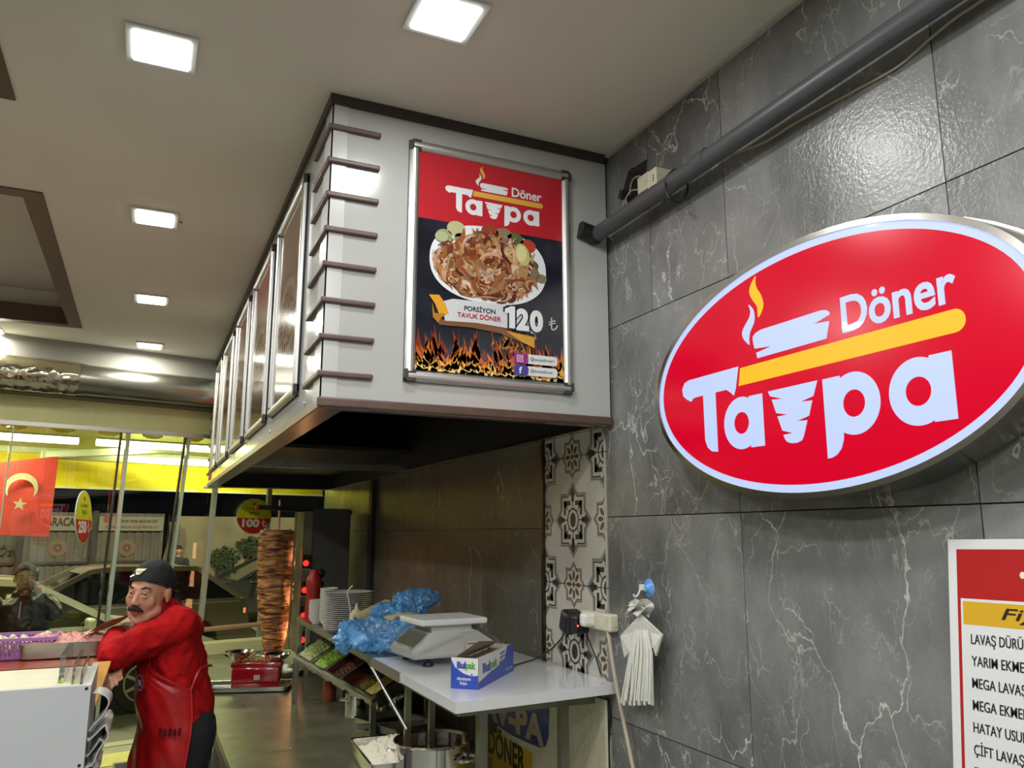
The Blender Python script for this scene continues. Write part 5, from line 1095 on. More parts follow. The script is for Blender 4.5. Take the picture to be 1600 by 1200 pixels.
fl_ = MB(); fl_.bm.faces.new([fl_.bm.verts.new(v) for v in (Q(0, 0, hC*.8), Q(0, Lc, hC*.8), Q(wA*.55, Lc*.9, hC*1.10), Q(wA*.5, Lc*.35, hC*1.35), Q(wA*.1, Lc*.1, hC*1.0))]); fl_.build('torn_flap', MATS['grey_card'], fx)
MB().cyl(Q(wA/2, .02, hC*.5), Q(wA/2, Lc-.004, hC*.5), .026, n=24).build('foil_roll', M['wrap'], fx, smooth=True)
# ------------------------------------------------ socket, plugs and cords
so_ = empty('socket_strip', at(935, 970, 0, WX), 'dirty white double wall socket at the edge of the patterned tiles', 'socket')
a, b_ = at(905, 958, 0, 1.36), at(952, 984, 0, 1.36); MB().b2((1.362, b_.y-.0, at(930, 984, 0, 1.36).z), (WX-.0008, a.y, at(930, 957, 0, 1.36).z), bevel=.006).build('socket_case', M['cplastic'], so_)
q_ = at(918, 968, 0, 1.345); MB().box(q_, (.05, .035, .045), bevel=.012).thing('white_plug', M['wplastic'], 'white plug in the wall socket', 'plug')
q_ = at(893, 971, 0, 1.345); e = MB().box(q_, (.07, .060, .075), rot=Matrix.Rotation(.3, 3, 'X'), bevel=.014).thing('black_adapter', M['black'], 'bulky black adapter plug with a red light in the wall socket', 'plug')
q2 = at(906, 975, 0, 1.345); MB().box(q2, (.06, .035, .06), bevel=.01).build('adapter_side', M['black'], e); MB().ball(at(903, 978, 0, 1.312), .0035, 2).build('red_light', M['led'], e)
cp = [(938, 962), (946, 972), (952, 1000), (958, 1040), (966, 1085), (975, 1130), (983, 1170), (992, 1215)]; MB().tube(smoothed([tuple(at(x, y, 0, 1.37)) for x, y in cp], 4, False), .0062, 8).thing('power_cord', M['cable'], 'thick beige power cord hanging down the wall past the worktop corner', 'cord', smooth=True)
cp = [(885, 985), (876, 1000), (858, 1017), (838, 1028), (815, 1036), (798, 1042), (785, 1043)]; v_ = [at(885, 985, 0, 1.34), at(875, 1000, 0, 1.345), at(858, 1017, 0, 1.33), at(838, 1029, 2, SZ+.012), at(815, 1036, 2, SZ+.004), at(800, 1040, 2, SZ+.004), at(790, 1036, 2, SZ+.004)]
MB().tube(smoothed([tuple(p) for p in v_], 4, False), .0026, 6).thing('scale_cord', M['cablek'], 'thin black cord running from the adapter across the white worktop', 'cord', smooth=True)
v_ = [at(915, 985, 0, 1.35), at(922, 1005, 0, 1.37), at(932, 1030, 0, 1.385), at(938, 1052, 0, 1.388)]; MB().tube(smoothed([tuple(p) for p in v_], 4, False), .0026, 6).thing('adapter_cord', M['cablek'], 'thin black cord dropping from the plugs behind the worktop edge', 'cord', smooth=True)
MB().tube(smoothed([tuple(at(x, y, 0, 1.385)) for x, y in ((951, 975), (958, 972), (962, 980), (957, 986), (953, 980))], 4, False), .003, 6).thing('loose_wire', M['cablek'], 'short loose black wire at the right end of the wall socket', 'wire', smooth=True)
MB().tube(smoothed([tuple(at(x, y, 0, 1.392)) for x, y in ((950, 1090), (953, 1120), (950, 1160), (952, 1220))], 3, False), .006, 6).thing('floor_cable', M['cablek'], 'black cable dropping down the wall right of the leaning board', 'cord', smooth=True)
# ------------------------------------------------ suction hook and hanging folded cloths
hq = at(1014, 919, 0, WX); e = empty('suction_hook', hq, 'blue suction cup hook on the grey marble wall', 'hook')
MB().lathe([(0, .014), (.010, .014), (.014, .008), (.027, .002), (.028, 0)], hq, 32, axis=(-1, 0, 0)).build('suction_cup', M['suction'], e, smooth=True)
k0 = hq+Vector((-.016, .006, 0)); MB().box(k0+Vector((0, .006, .002)), (.014, .018, .018), bevel=.003).build('hook_base', M['wplastic'], e); MB().tube(smoothed([tuple(k0+Vector(v)) for v in ((-.006, .008, -.004), (-.012, .010, -.018), (-.022, .012, -.026), (-.028, .012, -.018))], 3, False), .003, 6).build('hook_arm', M['wplastic'], e, smooth=True)
tb = at(1000, 950, 0, 1.36); hg = empty('hanging_bags', tb, 'white folded plastic bags knotted and hung from the blue suction hook', 'bags')
B = lambda px, py, x=1.365: at(px, py, 0, x)
m = MB(); m.grid(lambda u, v: B(980+38*u+4*math.sin(v*5), 938+24*v+3*math.sin(u*14), 1.350+.012*math.sin(u*9+v*7)), 14, 10); me = m.build('knot', M['bagw'], hg, smooth=True)
for i in range(10): a = rng.random()*2*PI; MB().prism([B(1000, 945, 1.355), B(1000+20*math.cos(a), 945+10*math.sin(a), 1.345), B(1004+18*math.cos(a+.5), 946+9*math.sin(a+.5), 1.35)], (-.002, 0, 0)).build('knot_tip', M['bagw'], hg)
for P_ in ([(1000, 960), (969, 993), (975, 1028), (984, 1018), (1004, 1018), (1002, 985)], [(1000, 960), (1034, 992), (1024, 1025), (1020, 1012), (1004, 1018), (1002, 985)]):
    MB().prism([B(*p, 1.352 if i in (1, 2, 5) else 1.345) for i, p in enumerate(P_)], (.006, 0, 0)).build('folded_wing', M['bagw'], hg)
for i in range(34):
    u = i/33; x0 = 984+34*u+rng.uniform(-1, 1); x1 = 972+46*u+rng.uniform(-2, 2); xx = 1.350+.016*math.sin(i*2.1)
    MB().tube([B(x0*.5+501, 985, xx+.005), B(x0, 1020, xx), B((x0+x1)/2, 1060, xx), B(x1, 1098+4*math.sin(i), xx)], .0042, 5).build('strip', M['bagw'], hg, smooth=True)
# ------------------------------------------------ doner machine and meat
KY = 5.62; kc = at(427, 1020, 1, KY); kt = at(433, 828, 1, KY); KX = (kc.x+kt.x)/2
def meat_mat():
    m = bpy.data.materials.new('roast_meat'); m.use_nodes = True; nt = m.node_tree; N = nt.nodes.new; L = nt.links.new; b = nt.nodes['Principled BSDF']
    g = N('ShaderNodeNewGeometry'); mp = N('ShaderNodeMapping'); mp.inputs['Scale'].default_value = (9, 9, 55); L(g.outputs['Position'], mp.inputs[0])
    n = N('ShaderNodeTexNoise'); n.inputs['Scale'].default_value = 1; n.inputs['Detail'].default_value = 5; n.inputs['Distortion'].default_value = .6; L(mp.outputs[0], n.inputs['Vector'])
    r = N('ShaderNodeValToRGB'); cr = r.color_ramp; cr.elements[0].position = .36; cr.elements[0].color = (.06, .018, .006, 1); cr.elements[1].position = .66; cr.elements[1].color = (.62, .30, .09, 1); e_ = cr.elements.new(.5); e_.color = (.34, .125, .03, 1); L(n.outputs[0], r.inputs[0]); L(r.outputs[0], b.inputs['Base Color'])
    b.inputs['Roughness'].default_value = .42; bp = N('ShaderNodeBump'); bp.inputs['Distance'].default_value = .01; bp.inputs['Strength'].default_value = .8; L(n.outputs[0], bp.inputs['Height']); L(bp.outputs[0], b.inputs['Normal']); return m
M['meat'] = meat_mat()
dm = empty('doner_machine', (KX, KY, CT), 'vertical gas grill with dark housing beside the window', 'grill')
MB().cyl((KX, KY, CT+.04), (KX, KY, kt.z+.20), .008, n=12).build('spit', M['chrome'], dm)
MB().lathe([(0, 0), (.10, 0), (.105, .006), (.10, .010), (0, .012)], (KX, KY, kc.z-.012), 32).build('spit_plate', M['steel'], dm)
MB().lathe([(0, 0), (.21, 0), (.22, .03), (.215, .03), (.205, .006), (0, .006)], (KX, KY, CT+.002), 36).build('drip_pan', M['steel'], dm, smooth=True)
ra_ = Vector((KX, KY, kt.z+.15)); MB().bar(ra_+Vector((-.15, -.02, .0)), ra_+Vector((.50, .03, -.03)), .035, .03).build('top_arm', M['black'], dm); MB().box(ra_+Vector((-.15, -.02, .0)), (.02, .04, .025)).build('arm_tip', M['redpl'], dm)
hx0 = at(482, 900, 1, KY+.02).x; hx1 = at(541, 900, 1, KY+.02).x; zt2 = at(500, 795, 1, KY).z; MB().b2((hx0, KY-.05, CT+.02), (hx1, KY+.30, zt2), bevel=.006).build('housing', mat('housing_metal', (.11, .11, .105), .4, .3), dm)
gx = at(473, 900, 1, KY-.05).x; MB().b2((gx-.012, KY-.06, CT+.12), (hx0-.002, KY+.24, zt2-.02)).build('burner_frame', M['steel_d'], dm)
for (px, py) in ((471, 880), (470, 922), (468, 962), (464, 1000)):
    v = at(px, py, 1, KY-.07); bz = MB().b2((gx-.010, KY-.075, v.z-.035), (hx0-.005, KY-.062, v.z+.055)).build('burner', M['black'], dm); MB().ball((gx+.012, KY-.078, v.z), (.020, .004, .020), 2).build('flame_glow', M['glow'], bz); MB().b2((gx-.012, KY-.078, v.z-.045), (hx0-.004, KY-.070, v.z-.038)).build('burner_lip', M['alu'], bz)
a, b_ = at(463, 800, 1, KY-.12), at(450, 1010, 1, KY-.16); MB().bar(b_, a, .055, .006, up=(1, 0, 0)).build('side_shield', M['cream'] if False else mat('greenish_steel', (.22, .22, .13), .35, .6), dm)
kb = MB(); H_ = kt.z-kc.z; ppm_ = (at(460, 850, 1, KY).x-at(402, 850, 1, KY).x)/2
prof = [(.0, .40), (.02, .50), (.10, .62), (.25, .76), (.45, .90), (.62, .97), (.80, 1.0), (.93, 1.0), (.98, .95), (1.0, .84)]
def rad(t):
    for (a, ra1), (b, rb1) in zip(prof, prof[1:]):
        if t <= b: return ra1+(rb1-ra1)*(t-a)/(b-a)
    return .8
def kfn(u, v):
    a = 2*PI*u; r = ppm_*rad(v); z = kc.z+H_*v
    lay = noise.noise(Vector((math.cos(a)*1.6, math.sin(a)*1.6, z*34)))*.006+noise.noise(Vector((math.cos(a)*3, math.sin(a)*3, z*70)))*.003+noise.noise(Vector((math.cos(a)*2, math.sin(a)*2, z*5)))*.008
    return Vector((KX+(kt.x-kc.x)*(v-.5)*1.0+(r+lay)*math.cos(a), KY+(r+lay)*math.sin(a), z))
kb.grid(kfn, 96, 260); kb.poly([kfn(i/96, 1) for i in range(96)]); kb.poly([kfn(i/96, 0) for i in range(96)]); bmesh.ops.remove_doubles(kb.bm, verts=kb.bm.verts[:], dist=.0004)
kb.thing('doner_meat', M['meat'], 'tall stack of roast chicken meat on the vertical spit', 'meat', smooth=True)
for i in range(5): a = math.pi*(1.1+.2*i); MB().box((KX+(kt.x-kc.x)*.5+ppm_*.7*math.cos(a), KY+ppm_*.7*math.sin(a), kt.z+.004), (.016, .016, .010)).thing('fat_cube', M['ceramic'], ('leftmost', 'second', 'middle', 'fourth', 'rightmost')[i]+' small white cube on the rim of the meat stack', 'fat', 'white fat cubes on the meat')
# red balance scale in a steel tray
ta, tb2 = at(331, 1084, 2, CT), at(447, 1081, 2, CT); tcx, tcy = (ta.x+tb2.x)/2, (ta.y+tb2.y)/2+.11
gn_pan((tcx, tcy, CT+.032), .50, .26, .03, Matrix.Rotation(math.atan2(tb2.y-ta.y, tb2.x-ta.x), 3, 'Z'), M['steel'], 'long shallow steel tray under the red balance scale', name='steel_tray')
RT = Matrix.Rotation(math.atan2(tb2.y-ta.y, tb2.x-ta.x), 3, 'Z'); sa_, sb_ = at(361, 1076, 1, tcy-.08), at(445, 1070, 1, tcy-.08); so3 = Vector(((sa_.x+sb_.x)/2, tcy, CT+.008)); wS = (sb_.x-sa_.x); SB = lambda x, y, z: so3+RT @ Vector((x, y, z))
bs = empty('balance_scale', so3, 'red enamel balance scale with two steel bowls in front of the meat spit', 'scale')
zh = at(400, 1036, 1, tcy-.06).z-so3.z
b1 = MB(); b1.box(SB(0, 0, zh*.42), (wS*.92, .13, zh*.84), rot=RT, bevel=.015).box(SB(0, 0, zh*.9), (wS*.98, .10, zh*.24), rot=RT, bevel=.012); b1.build('scale_body', M['redgloss'], bs, smooth=True)
MB().box(SB(.01, -.068, zh*.45), (.035, .004, .028), rot=RT).build('badge', M['alu'], bs)
for sx in (-1, 1):
    c_ = SB(sx*wS*.36, 0, zh+.045-(.015 if sx > 0 else 0)); MB().lathe([(.035, -.03), (.06, -.012), (.080, .012), (.083, .016), (.078, .014), (.058, -.008), (.03, -.026), (0, -.028)], c_, 32).build('bowl', M['chrome'], bs, smooth=True); MB().cyl(SB(sx*wS*.36, 0, zh*.85), c_-Vector((0, 0, .026)), .02, n=12).build('bowl_stem', M['black'], bs)
mm = MB()
for i in range(120): mm.box(SB(rng.uniform(-.42, .42)*wS, rng.uniform(-.05, .05), zh*1.02+rng.random()*.02+.014*math.exp(-30*rng.random())), (.010, .008, .005), rot=Matrix.Rotation(rng.random()*3, 3, 'Z'))
mm.thing('meat_scraps', mat('meat_scraps', (.50, .24, .06), .5, var=.5, vscale=60), 'chopped browned meat scraps on top of the red scale', 'meat', None)['kind'] = 'stuff'
MB().cyl(F(.30, .98, -.06), F(1.05, 1.0, -.06), .018, n=12).thing('window_rail', mat('pink_rail', (.45, .28, .16), .4), 'pinkish wooden rail along the window behind the steel tray', 'rail')
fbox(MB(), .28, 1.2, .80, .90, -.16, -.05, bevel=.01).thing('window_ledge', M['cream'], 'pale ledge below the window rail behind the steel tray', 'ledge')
# ------------------------------------------------ service counter at left
wb = MB(); W1 = at(0, 1070, 1, 2.95); W2 = at(139, 1065, 1, 2.95); zt3 = W2.z
bxR = at(143, 1070, 1, 2.90).x
dc_ = empty('display_cabinet', (-.8, 3.1, 0), 'white cabinet with cream top at the lower left corner of the photo', 'cabinet')
lean = at(128, 1200, 1, 2.90).x-at(143, 1068, 1, 2.90).x
MB().b2((-1.6, 2.88, 0), (bxR, 2.905, zt3)).build('front_panel', M['fridge'], dc_); MB().b2((bxR-.02, 2.905, 0), (bxR, 3.36, zt3-.002)).build('side_panel', M['fridge'], dc_); MB().b2((-1.6, 2.905, 0), (-1.58, 3.36, zt3-.002)).build('side_panel', M['fridge'], dc_)
MB().b2((-1.58, 2.905, zt3-.03), (bxR-.02, 3.36, zt3-.01)).build('top', M['creamtop'], dc_)
for px, py in ((136, 1076), (127, 1196)): v = at(px, py, 1, 2.879); MB().lathe([(0, .001), (.005, .001), (.005, 0)], (min(v.x, bxR-.012), 2.88, v.z), 10, axis=(0, -1, 0)).build('screw', M['black'], dc_)
# glass edge pieces stacked behind the panel
MB().b2((bxR-.10, 3.02, zt3-.009), (bxR-.085, 3.35, zt3+.075)).b2((bxR-.06, 2.98, zt3-.009), (bxR-.052, 3.34, zt3+.05)).b2((bxR-.035, 2.96, zt3-.009), (bxR-.028, 3.30, zt3+.035)).build('glass_strip', glassy('pane', (.85, .95, .9), .9, .02, .15, (.6, .65, .6)), dc_)
# wooden counter with basket and pan
bz = at(60, 1032, 1, 3.62).z; wc = empty('serving_counter', (-.9, 3.8, 0), 'serving counter with a red brown wooden edge the man leans on', 'counter')
wxr = at(152, 1040, 1, 3.45).x; MB().b2((-2.2, 3.42, bz-.035), (wxr, 4.12, bz)).build('counter_board', M['wood'], wc); MB().b2((-2.2, 3.46, 0), (wxr-.14, 4.08, bz-.036)).build('base', M['bmetal'], wc)
y0b = at(148, 1040, 1, 3.45); MB().prism([(wxr-.035, 3.36, bz-.13), (wxr+.012, 3.36, bz-.13), (wxr+.045, 3.415, bz-.001), (wxr-.012, 3.415, bz-.001)], (0, 0, .012)).build('yellow_leaf', M['yelwood'], wc)
MB().bar((wxr+.0, 3.40, 0), (wxr+.0, 3.40, bz-.15), .02).build('leaf_leg', M['black'], wc)
# purple basket
bc = at(35, 1012, 1, 3.72); bc = Vector((bc.x-.02, 3.74, bz)); e = empty('plastic_basket', bc, 'purple plastic basket on the left end of the serving counter', 'basket')
wB, lB, hB = .27, .22, at(35, 1000, 1, 3.62).z-bz
m = MB(); hw, hl = wB/2, lB/2
for z_, k_ in ((hB, 1.0), (hB*.82, .96), (.012, .80)):
    r1 = [(bc.x-hw*k_, bc.y-hl*k_, bz+z_), (bc.x+hw*k_, bc.y-hl*k_, bz+z_), (bc.x+hw*k_, bc.y+hl*k_, bz+z_), (bc.x-hw*k_, bc.y+hl*k_, bz+z_)]
    for i in range(4): m.bar(r1[i], r1[(i+1) % 4], .007 if z_ < hB else .012)
m.box((bc.x, bc.y, bz+.006), (wB*.8, lB*.8, .006)); m.build('basket_frame', M['purple'], e)
m = MB()
for i in range(20): u = -1+2*i/19; m.bar((bc.x+u*hw*.80, bc.y-hl*.80, bz+.008), (bc.x+u*hw*.98, bc.y-hl*.98, bz+hB*.9), .006); m.bar((bc.x+u*hw*.80, bc.y+hl*.80, bz+.008), (bc.x+u*hw*.98, bc.y+hl*.98, bz+hB*.9), .006)
for i in range(14): u = -1+2*i/13; m.bar((bc.x-hw*.80, bc.y+u*hl*.80, bz+.008), (bc.x-hw*.98, bc.y+u*hl*.98, bz+hB*.9), .006); m.bar((bc.x+hw*.80, bc.y+u*hl*.80, bz+.008), (bc.x+hw*.98, bc.y+u*hl*.98, bz+hB*.9), .006)
m.build('basket_bars', M['purple'], e)
m = MB()
for i in range(46): m.ball((bc.x+rng.uniform(-.8, .8)*hw, bc.y+rng.uniform(-.8, .8)*hl, bz+rng.uniform(.3, .95)*hB), rng.uniform(.012, .024), 1)
m.thing('peeled_garlic', mat('garlic', (.62, .56, .38), .5, var=.15, vscale=60), 'pale peeled pieces filling the purple basket', 'food')['kind'] = 'stuff'
pn = at(112, 1008, 1, 3.72); hP = at(112, 1004, 1, 3.60).z-bz
gn_pan((pn.x-.01, 3.74, bz+hP), .33, .26, hP, Matrix.Rotation(.03, 3, 'Z'), M['steel'], 'deep steel pan of sliced onion and flatbread beside the man', fill=('onion', 40, .012, 'sliced_onion'), fh=.9)
m = MB(); q0 = Vector((pn.x+.13, 3.72, bz+hP)); m.grid(lambda u, v: q0+Vector((-.09+.15*u+.02*v, -.09+.16*v, .015+.085*u*(1-.25*v)+.012*math.sin(3*v+4*u))), 10, 10); m.build('flatbread', M['wrap'], None, True).update_tag(); tag(bpy.data.objects['flatbread'], 'folded flatbread sticking out of the steel pan beside the man', 'flatbread')
# grey plastic sacks hanging beside the cabinet
sk = empty('plastic_sack', (bxR+.06, 3.1, at(150, 1195, 1, 3.0).z), 'folded pale grey sacks hanging on the right side of the white cabinet', 'sack')
def ribbon(px, y0, y1, name, m_, amp=.0):
    P_ = smoothed(px, 5, False); m = MB(); n = len(P_)-1
    def f(u, v):
        i = min(int(u*n+.5), n); p = at(P_[i][0], P_[i][1], 1, 2.96); y = y0+(y1-y0)*v
        return Vector((max(p.x, bxR+.004)+amp*noise.noise(Vector((u*7, v*5, 2)))+.006*v, y, p.z+amp*noise.noise(Vector((u*9, v*6, 7)))))
    m.grid(f, n, 14); o = m.build(name, m_, sk, smooth=True); sd = o.modifiers.new('s', 'SOLIDIFY'); sd.thickness = .004
SG = mat('grey_sack', (.50, .50, .48), .32, bump=.15, bscale=30)
ribbon([(143, 1080), (158, 1081), (169, 1088), (168, 1100), (158, 1115), (146, 1128), (138, 1138)], 2.91, 3.02, 'folded_sheet', SG)
ribbon([(139, 1150), (150, 1140), (163, 1128), (171, 1134), (168, 1148), (160, 1160), (152, 1175), (143, 1190), (132, 1195)], 2.90, 3.16, 'folded_sheet', SG, .008)
ribbon([(135, 1180), (148, 1162), (158, 1150), (161, 1160), (152, 1178), (148, 1200), (140, 1215)], 2.93, 3.18, 'folded_sheet', SG, .012)
ribbon([(130, 1215), (134, 1195), (146, 1190), (152, 1200), (146, 1222)], 2.91, 3.12, 'folded_sheet', SG, .015)

# warm light of the gas burners on the meat
for zz in (1.05, 1.3, 1.55): lamp('burner_light', 'AREA', (gx-.03, KY-.02, zz), .40, (1, .45, .20), .14, rot=(0, math.radians(90), 0))
# ------------------------------------------------ people
UP = Vector((0, 0, 1))
def head_frame(C, yaw, pitch=0, roll=0):
    Fv = Vector((-math.sin(yaw), -math.cos(yaw), 0)); E_ = UP.cross(Fv)
    R1 = Matrix.Rotation(pitch, 3, E_); Fv = R1 @ Fv; U_ = R1 @ UP; R2 = Matrix.Rotation(roll, 3, Fv); return C, E_.copy() if not roll else R2 @ E_, Fv, R2 @ U_
def head_prims(hf, k=1.0):
    C, E_, Fv, U_ = hf; R3 = Matrix((E_, Fv, U_)).transposed(); P = lambda e, f, u: C+(E_*e+Fv*f+U_*u)*k; S = lambda a, b, c: (a*k, b*k, c*k)
    pr = [('e', P(0, -.012, .030), S(.074, .094, .088), R3), ('e', P(0, .022, -.028), S(.062, .070, .084), R3), ('e', P(0, .030, -.072), S(.047, .052, .040), R3), ('e', P(0, .066, -.103), S(.024, .020, .019), R3),
          ('c', P(-.034, .079, .020), .012*k, P(.034, .079, .020), .012*k), ('c', P(0, .086, .010), .0078*k, P(0, .107, -.026), .0105*k), ('e', P(0, .108, -.030), S(.0115, .011, .010), R3)]
    for s in (-1, 1):
        pr += [('e', P(.012*s, .100, -.035), S(.0075, .009, .0075), R3), ('e', P(.041*s, .062, -.026), S(.021, .018, .030), R3), ('e', P(.077*s, -.004, -.004), S(.010, .019, .031), R3), ('e', P(.078*s, .002, -.028), S(.007, .009, .012), R3), ('c', P(.050*s, .028, -.066), .024*k, P(.024*s, .058, -.094), .018*k),
               ('c', P(.020*s, .0905, .0125), .004*k, P(.043*s, .080, .0105), .004*k), ('c', P(.021*s, .089, -.0085), .003*k, P(.041*s, .080, -.0085), .003*k)]
    return pr
def face_parts(hf, k, parent, mous=True, beard=False):
    C, E_, Fv, U_ = hf; P = lambda e, f, u: C+(E_*e+Fv*f+U_*u)*k; R3 = Matrix((E_, Fv, U_)).transposed()
    for s in (-1, 1):
        ec = P(.031*s, .0768, .0015); gz = ((EYE-ec).normalized()*.55+Fv*.45).normalized(); e = MB().ball(ec, .0120*k, 3).build('eye', M['eye'], parent, smooth=True); MB().ball(ec+gz*.0072*k, .0064*k, 2).build('iris', M['iris'], e, smooth=True)
        for u0, r0_ in ((.0085, .0040), (-.0075, .0030)): MB().tube([P(.0175*s, .086, u0*.2), P(.025*s, .0885, u0), P(.036*s, .0870, u0), P(.0455*s, .078, u0*.2)], [.002*k, r0_*k, r0_*k, .002*k], 8).build('eyelid', M['skin'], parent, smooth=True)
        MB().tube([P(.016*s, .094, .024), P(.032*s, .092, .030), P(.048*s, .080, .026)], [.0028*k, .0036*k, .0016*k], 8).build('eyebrow', M['hair'], parent, smooth=True)
    m = MB(); m.ball(P(0, .096, -.0655), (.021*k, .007*k, .0042*k), 2, rot=R3).ball(P(0, .095, -.0735), (.017*k, .007*k, .0052*k), 2, rot=R3); m.build('lips', M['lips'], parent, smooth=True)
    if mous:
        prs = [('chain', [P(.002*s, .105, -.051), P(.018*s, .100, -.054), P(.031*s, .087, -.064)], [.0085*k, .0085*k, .0045*k]) for s in (-1, 1)]+[('chain', [P(.004*s, .106, -.046), P(.024*s, .095, -.056)], [.006*k, .006*k]) for s in (-1, 1)]
        me = blob(prs, .003, 2); noisy_me(me, .0012, 260); link('moustache', me, M['hair'], parent, None, True)
def noisy_me(me, amp, sc):
    for v in me.vertices: v.co += noise.noise_vector(v.co*sc)*amp
def hand_prims(W, d, n, thumb, curl=.35, k=1.0, spread=.10):
    d = d.normalized(); n = (n-d*n.dot(d)).normalized(); s = d.cross(n)*(1 if thumb > 0 else -1)
    pr = [('chain', [W, W+d*.035*k], [.024*k, .026*k])]
    for t in (-.026, -.009, .009, .026): pr.append(('c', W+d*.02*k+s*t*.8*k, .014*k, W+d*.088*k+s*t*k, .0115*k))
    for t, L, c in ((.027, .070, 1), (.009, .080, 1.05), (-.009, .075, 1.1), (-.026, .058, 1.2)):
        p = W+d*.090*k+s*t*k; dd = (d+s*t*spread*10).normalized(); pts = [p]; a = 0
        for seg in (.42, .32, .26):
            a += curl*c; q = dd*math.cos(a)+n*math.sin(a); p = p+q*L*seg*k; pts.append(p)
        pr.append(('chain', pts, [.0095*k, .0088*k, .008*k, .0068*k]))
    p = W+d*.028*k+s*.022*k; q1 = (s*.75+d*.65+n*.25).normalized(); q2 = (s*.35+d*.9+n*.35).normalized(); pr.append(('chain', [p, p+q1*.036*k, p+q1*.036*k+q2*.030*k, p+q1*.036*k+q2*.053*k], [.0145*k, .0115*k, .010*k, .0082*k]))
    return pr
def bandana(hf, k, parent):
    C, E_, Fv, U_ = hf; P = lambda e, f, u: C+(E_*e+Fv*f+U_*u)*k; R3 = Matrix((E_, Fv, U_)).transposed()
    m = MB(); m.ball(P(0, -.012, .030), (.082*k, .103*k, .097*k), 5, rot=R3)
    nrm = (U_*1.0-Fv*.42).normalized(); bmesh.ops.bisect_plane(m.bm, geom=m.bm.verts[:]+m.bm.edges[:]+m.bm.faces[:], plane_co=P(0, .09, .056), plane_no=-nrm, clear_outer=True)
    for v in m.bm.verts: v.co += noise.noise_vector(v.co*30)*.003
    o = m.build('bandana', M['cloth_b'], parent, smooth=True); sd = o.modifiers.new('s', 'SOLIDIFY'); sd.thickness = .004
    kn = P(.030, -.098, -.012); me = blob([('e', kn, (.020, .014, .013)), ('chain', [kn, kn+E_*.03-U_*.002, kn+E_*.038+U_*.006], [.009, .010, .005]), ('chain', [kn, kn+E_*.035-U_*.035+Fv*.0, kn+E_*.060-U_*.085-Fv*.01], [.010, .016, .008]), ('chain', [kn, kn+E_*.015-U_*.04, kn+E_*.028-U_*.085], [.010, .013, .006])], .004, 2)
    link('bandana_knot', me, M['cloth_b'], parent, None, True)
    q = PR(FR(P(-.008, .079, .083), E_, (U_*.75-Fv*.65))); C1 = (.72, .66, .42); q.poly([(-.018, .016), (.022, .020), (.014, .008), (-.020, .004)], C1, 8); q.poly([(-.016, .002), (.012, .006), (.004, -.010), (-.010, -.012)], C1, 8); q.poly([(-.020, -.010), (-.012, -.014), (-.026, -.026), (-.030, -.022)], (.8, .8, .8), 8); q.poly([(-.008, .0), (.008, .002), (.0, -.006)], (.5, .30, .02), 10); q.build('emblem', parent)
# --- man in red leaning on the serving counter
YM = 3.70
C0 = at(235, 924, 1, 3.63); hf = head_frame(C0, math.radians(32), math.radians(4), math.radians(-5)); man = empty('person', (at(285, 1100, 1, YM).x, YM, 0), 'man in red shirt and red apron with black bandana, leaning on the serving counter', 'person')
ROWS = [(963, 258, 290, .12), (972, 244, 302, .17), (990, 232, 310, .19), (1015, 226, 318, .19), (1045, 221, 325, .185), (1075, 222, 329, .185), (1100, 226, 334, .19), (1126, 234, 331, .185)]
def rings(off=0., rows=ROWS):
    out = []
    for y, a, b, ry in rows: c = at((a+b)/2, y, 1, YM); w = (at(b, y, 1, YM).x-at(a, y, 1, YM).x)/2; out.append((c, w+off, ry+off, 0))
    return out
SL, EL, WL = at(281, 976, 1, 3.56), at(178, 1023, 1, 3.50), at(182, 994, 1, 3.72)
SR_, ER, WR = at(258, 978, 1, 3.86), at(206, 1012, 1, 3.93), at(181, 1042, 1, 3.60)
hipN, hipF = at(298, 1118, 1, 3.62), at(290, 1118, 1, 3.80)
def leg_pts(h, dx, dy): return [h, Vector((h.x-.04+dx, h.y+dy, .50)), Vector((h.x+.02+dx, h.y+dy, .11))]
LN, LF = leg_pts(hipN, -.02, -.02), leg_pts(hipF, -.12, .03)
skin = head_prims(hf, 1.0)
neck0 = C0+hf[3]*-.07-hf[2]*.025; nb_ = at(276, 975, 1, 3.70)
skin += [('c', neck0, .055, nb_, .062), ('loft', rings(-.035)), ('c', nb_, .07, SL, .045), ('c', nb_, .07, SR_, .045), ('c', SL, .045, EL, .038), ('c', EL, .036, WL, .026), ('c', SR_, .045, ER, .038), ('c', ER, .036, WR, .026), ('chain', LN, [.075, .05, .038]), ('chain', LF, [.075, .05, .038])]
hl = at(212, 968, 1, 3.80)-WL
skin += hand_prims(WL, hl, Vector((.2, .2, -1)), 1, .25); skin += hand_prims(WR, at(172, 1066, 1, 3.42)-WR, Vector((.35, -.3, -.6)), -1, .16, 1.05, .16)
link('body', blob(skin, .0055, 3), M['skin'], man, None, True); face_parts(hf, 1.0, man); bandana(hf, 1.0, man)
sh = [('loft', rings(0)), ('e', at(279, 972, 1, 3.58), (.075, .075, .062)), ('e', at(262, 974, 1, 3.84), (.07, .08, .062)), ('e', at(292, 980, 1, 3.70), (.065, .16, .055)), ('chain', [SL, SL*.5+EL*.5+Vector((0, 0, -.006)), EL], [.074, .066, .058]), ('chain', [EL, EL*.45+WL*.55, WL*.96+EL*.04], [.057, .050, .038]), ('chain', [SR_, ER], [.070, .056]), ('chain', [ER, ER*.12+WR*.88], [.055, .038]), ('e', WL+(EL-WL)*.12, (.040, .040, .036)),
      ('c', at(262, 962, 1, 3.70), .064, at(252, 952, 1, 3.68), .066)]
me = blob(sh, .008, 6)
def keepfold(c): return 1.0
crumple(me, .012, 6.5, 4, 3); crumple(me, .006, 15, 9, 2); link('shirt', me, M['red'], man, None, True)
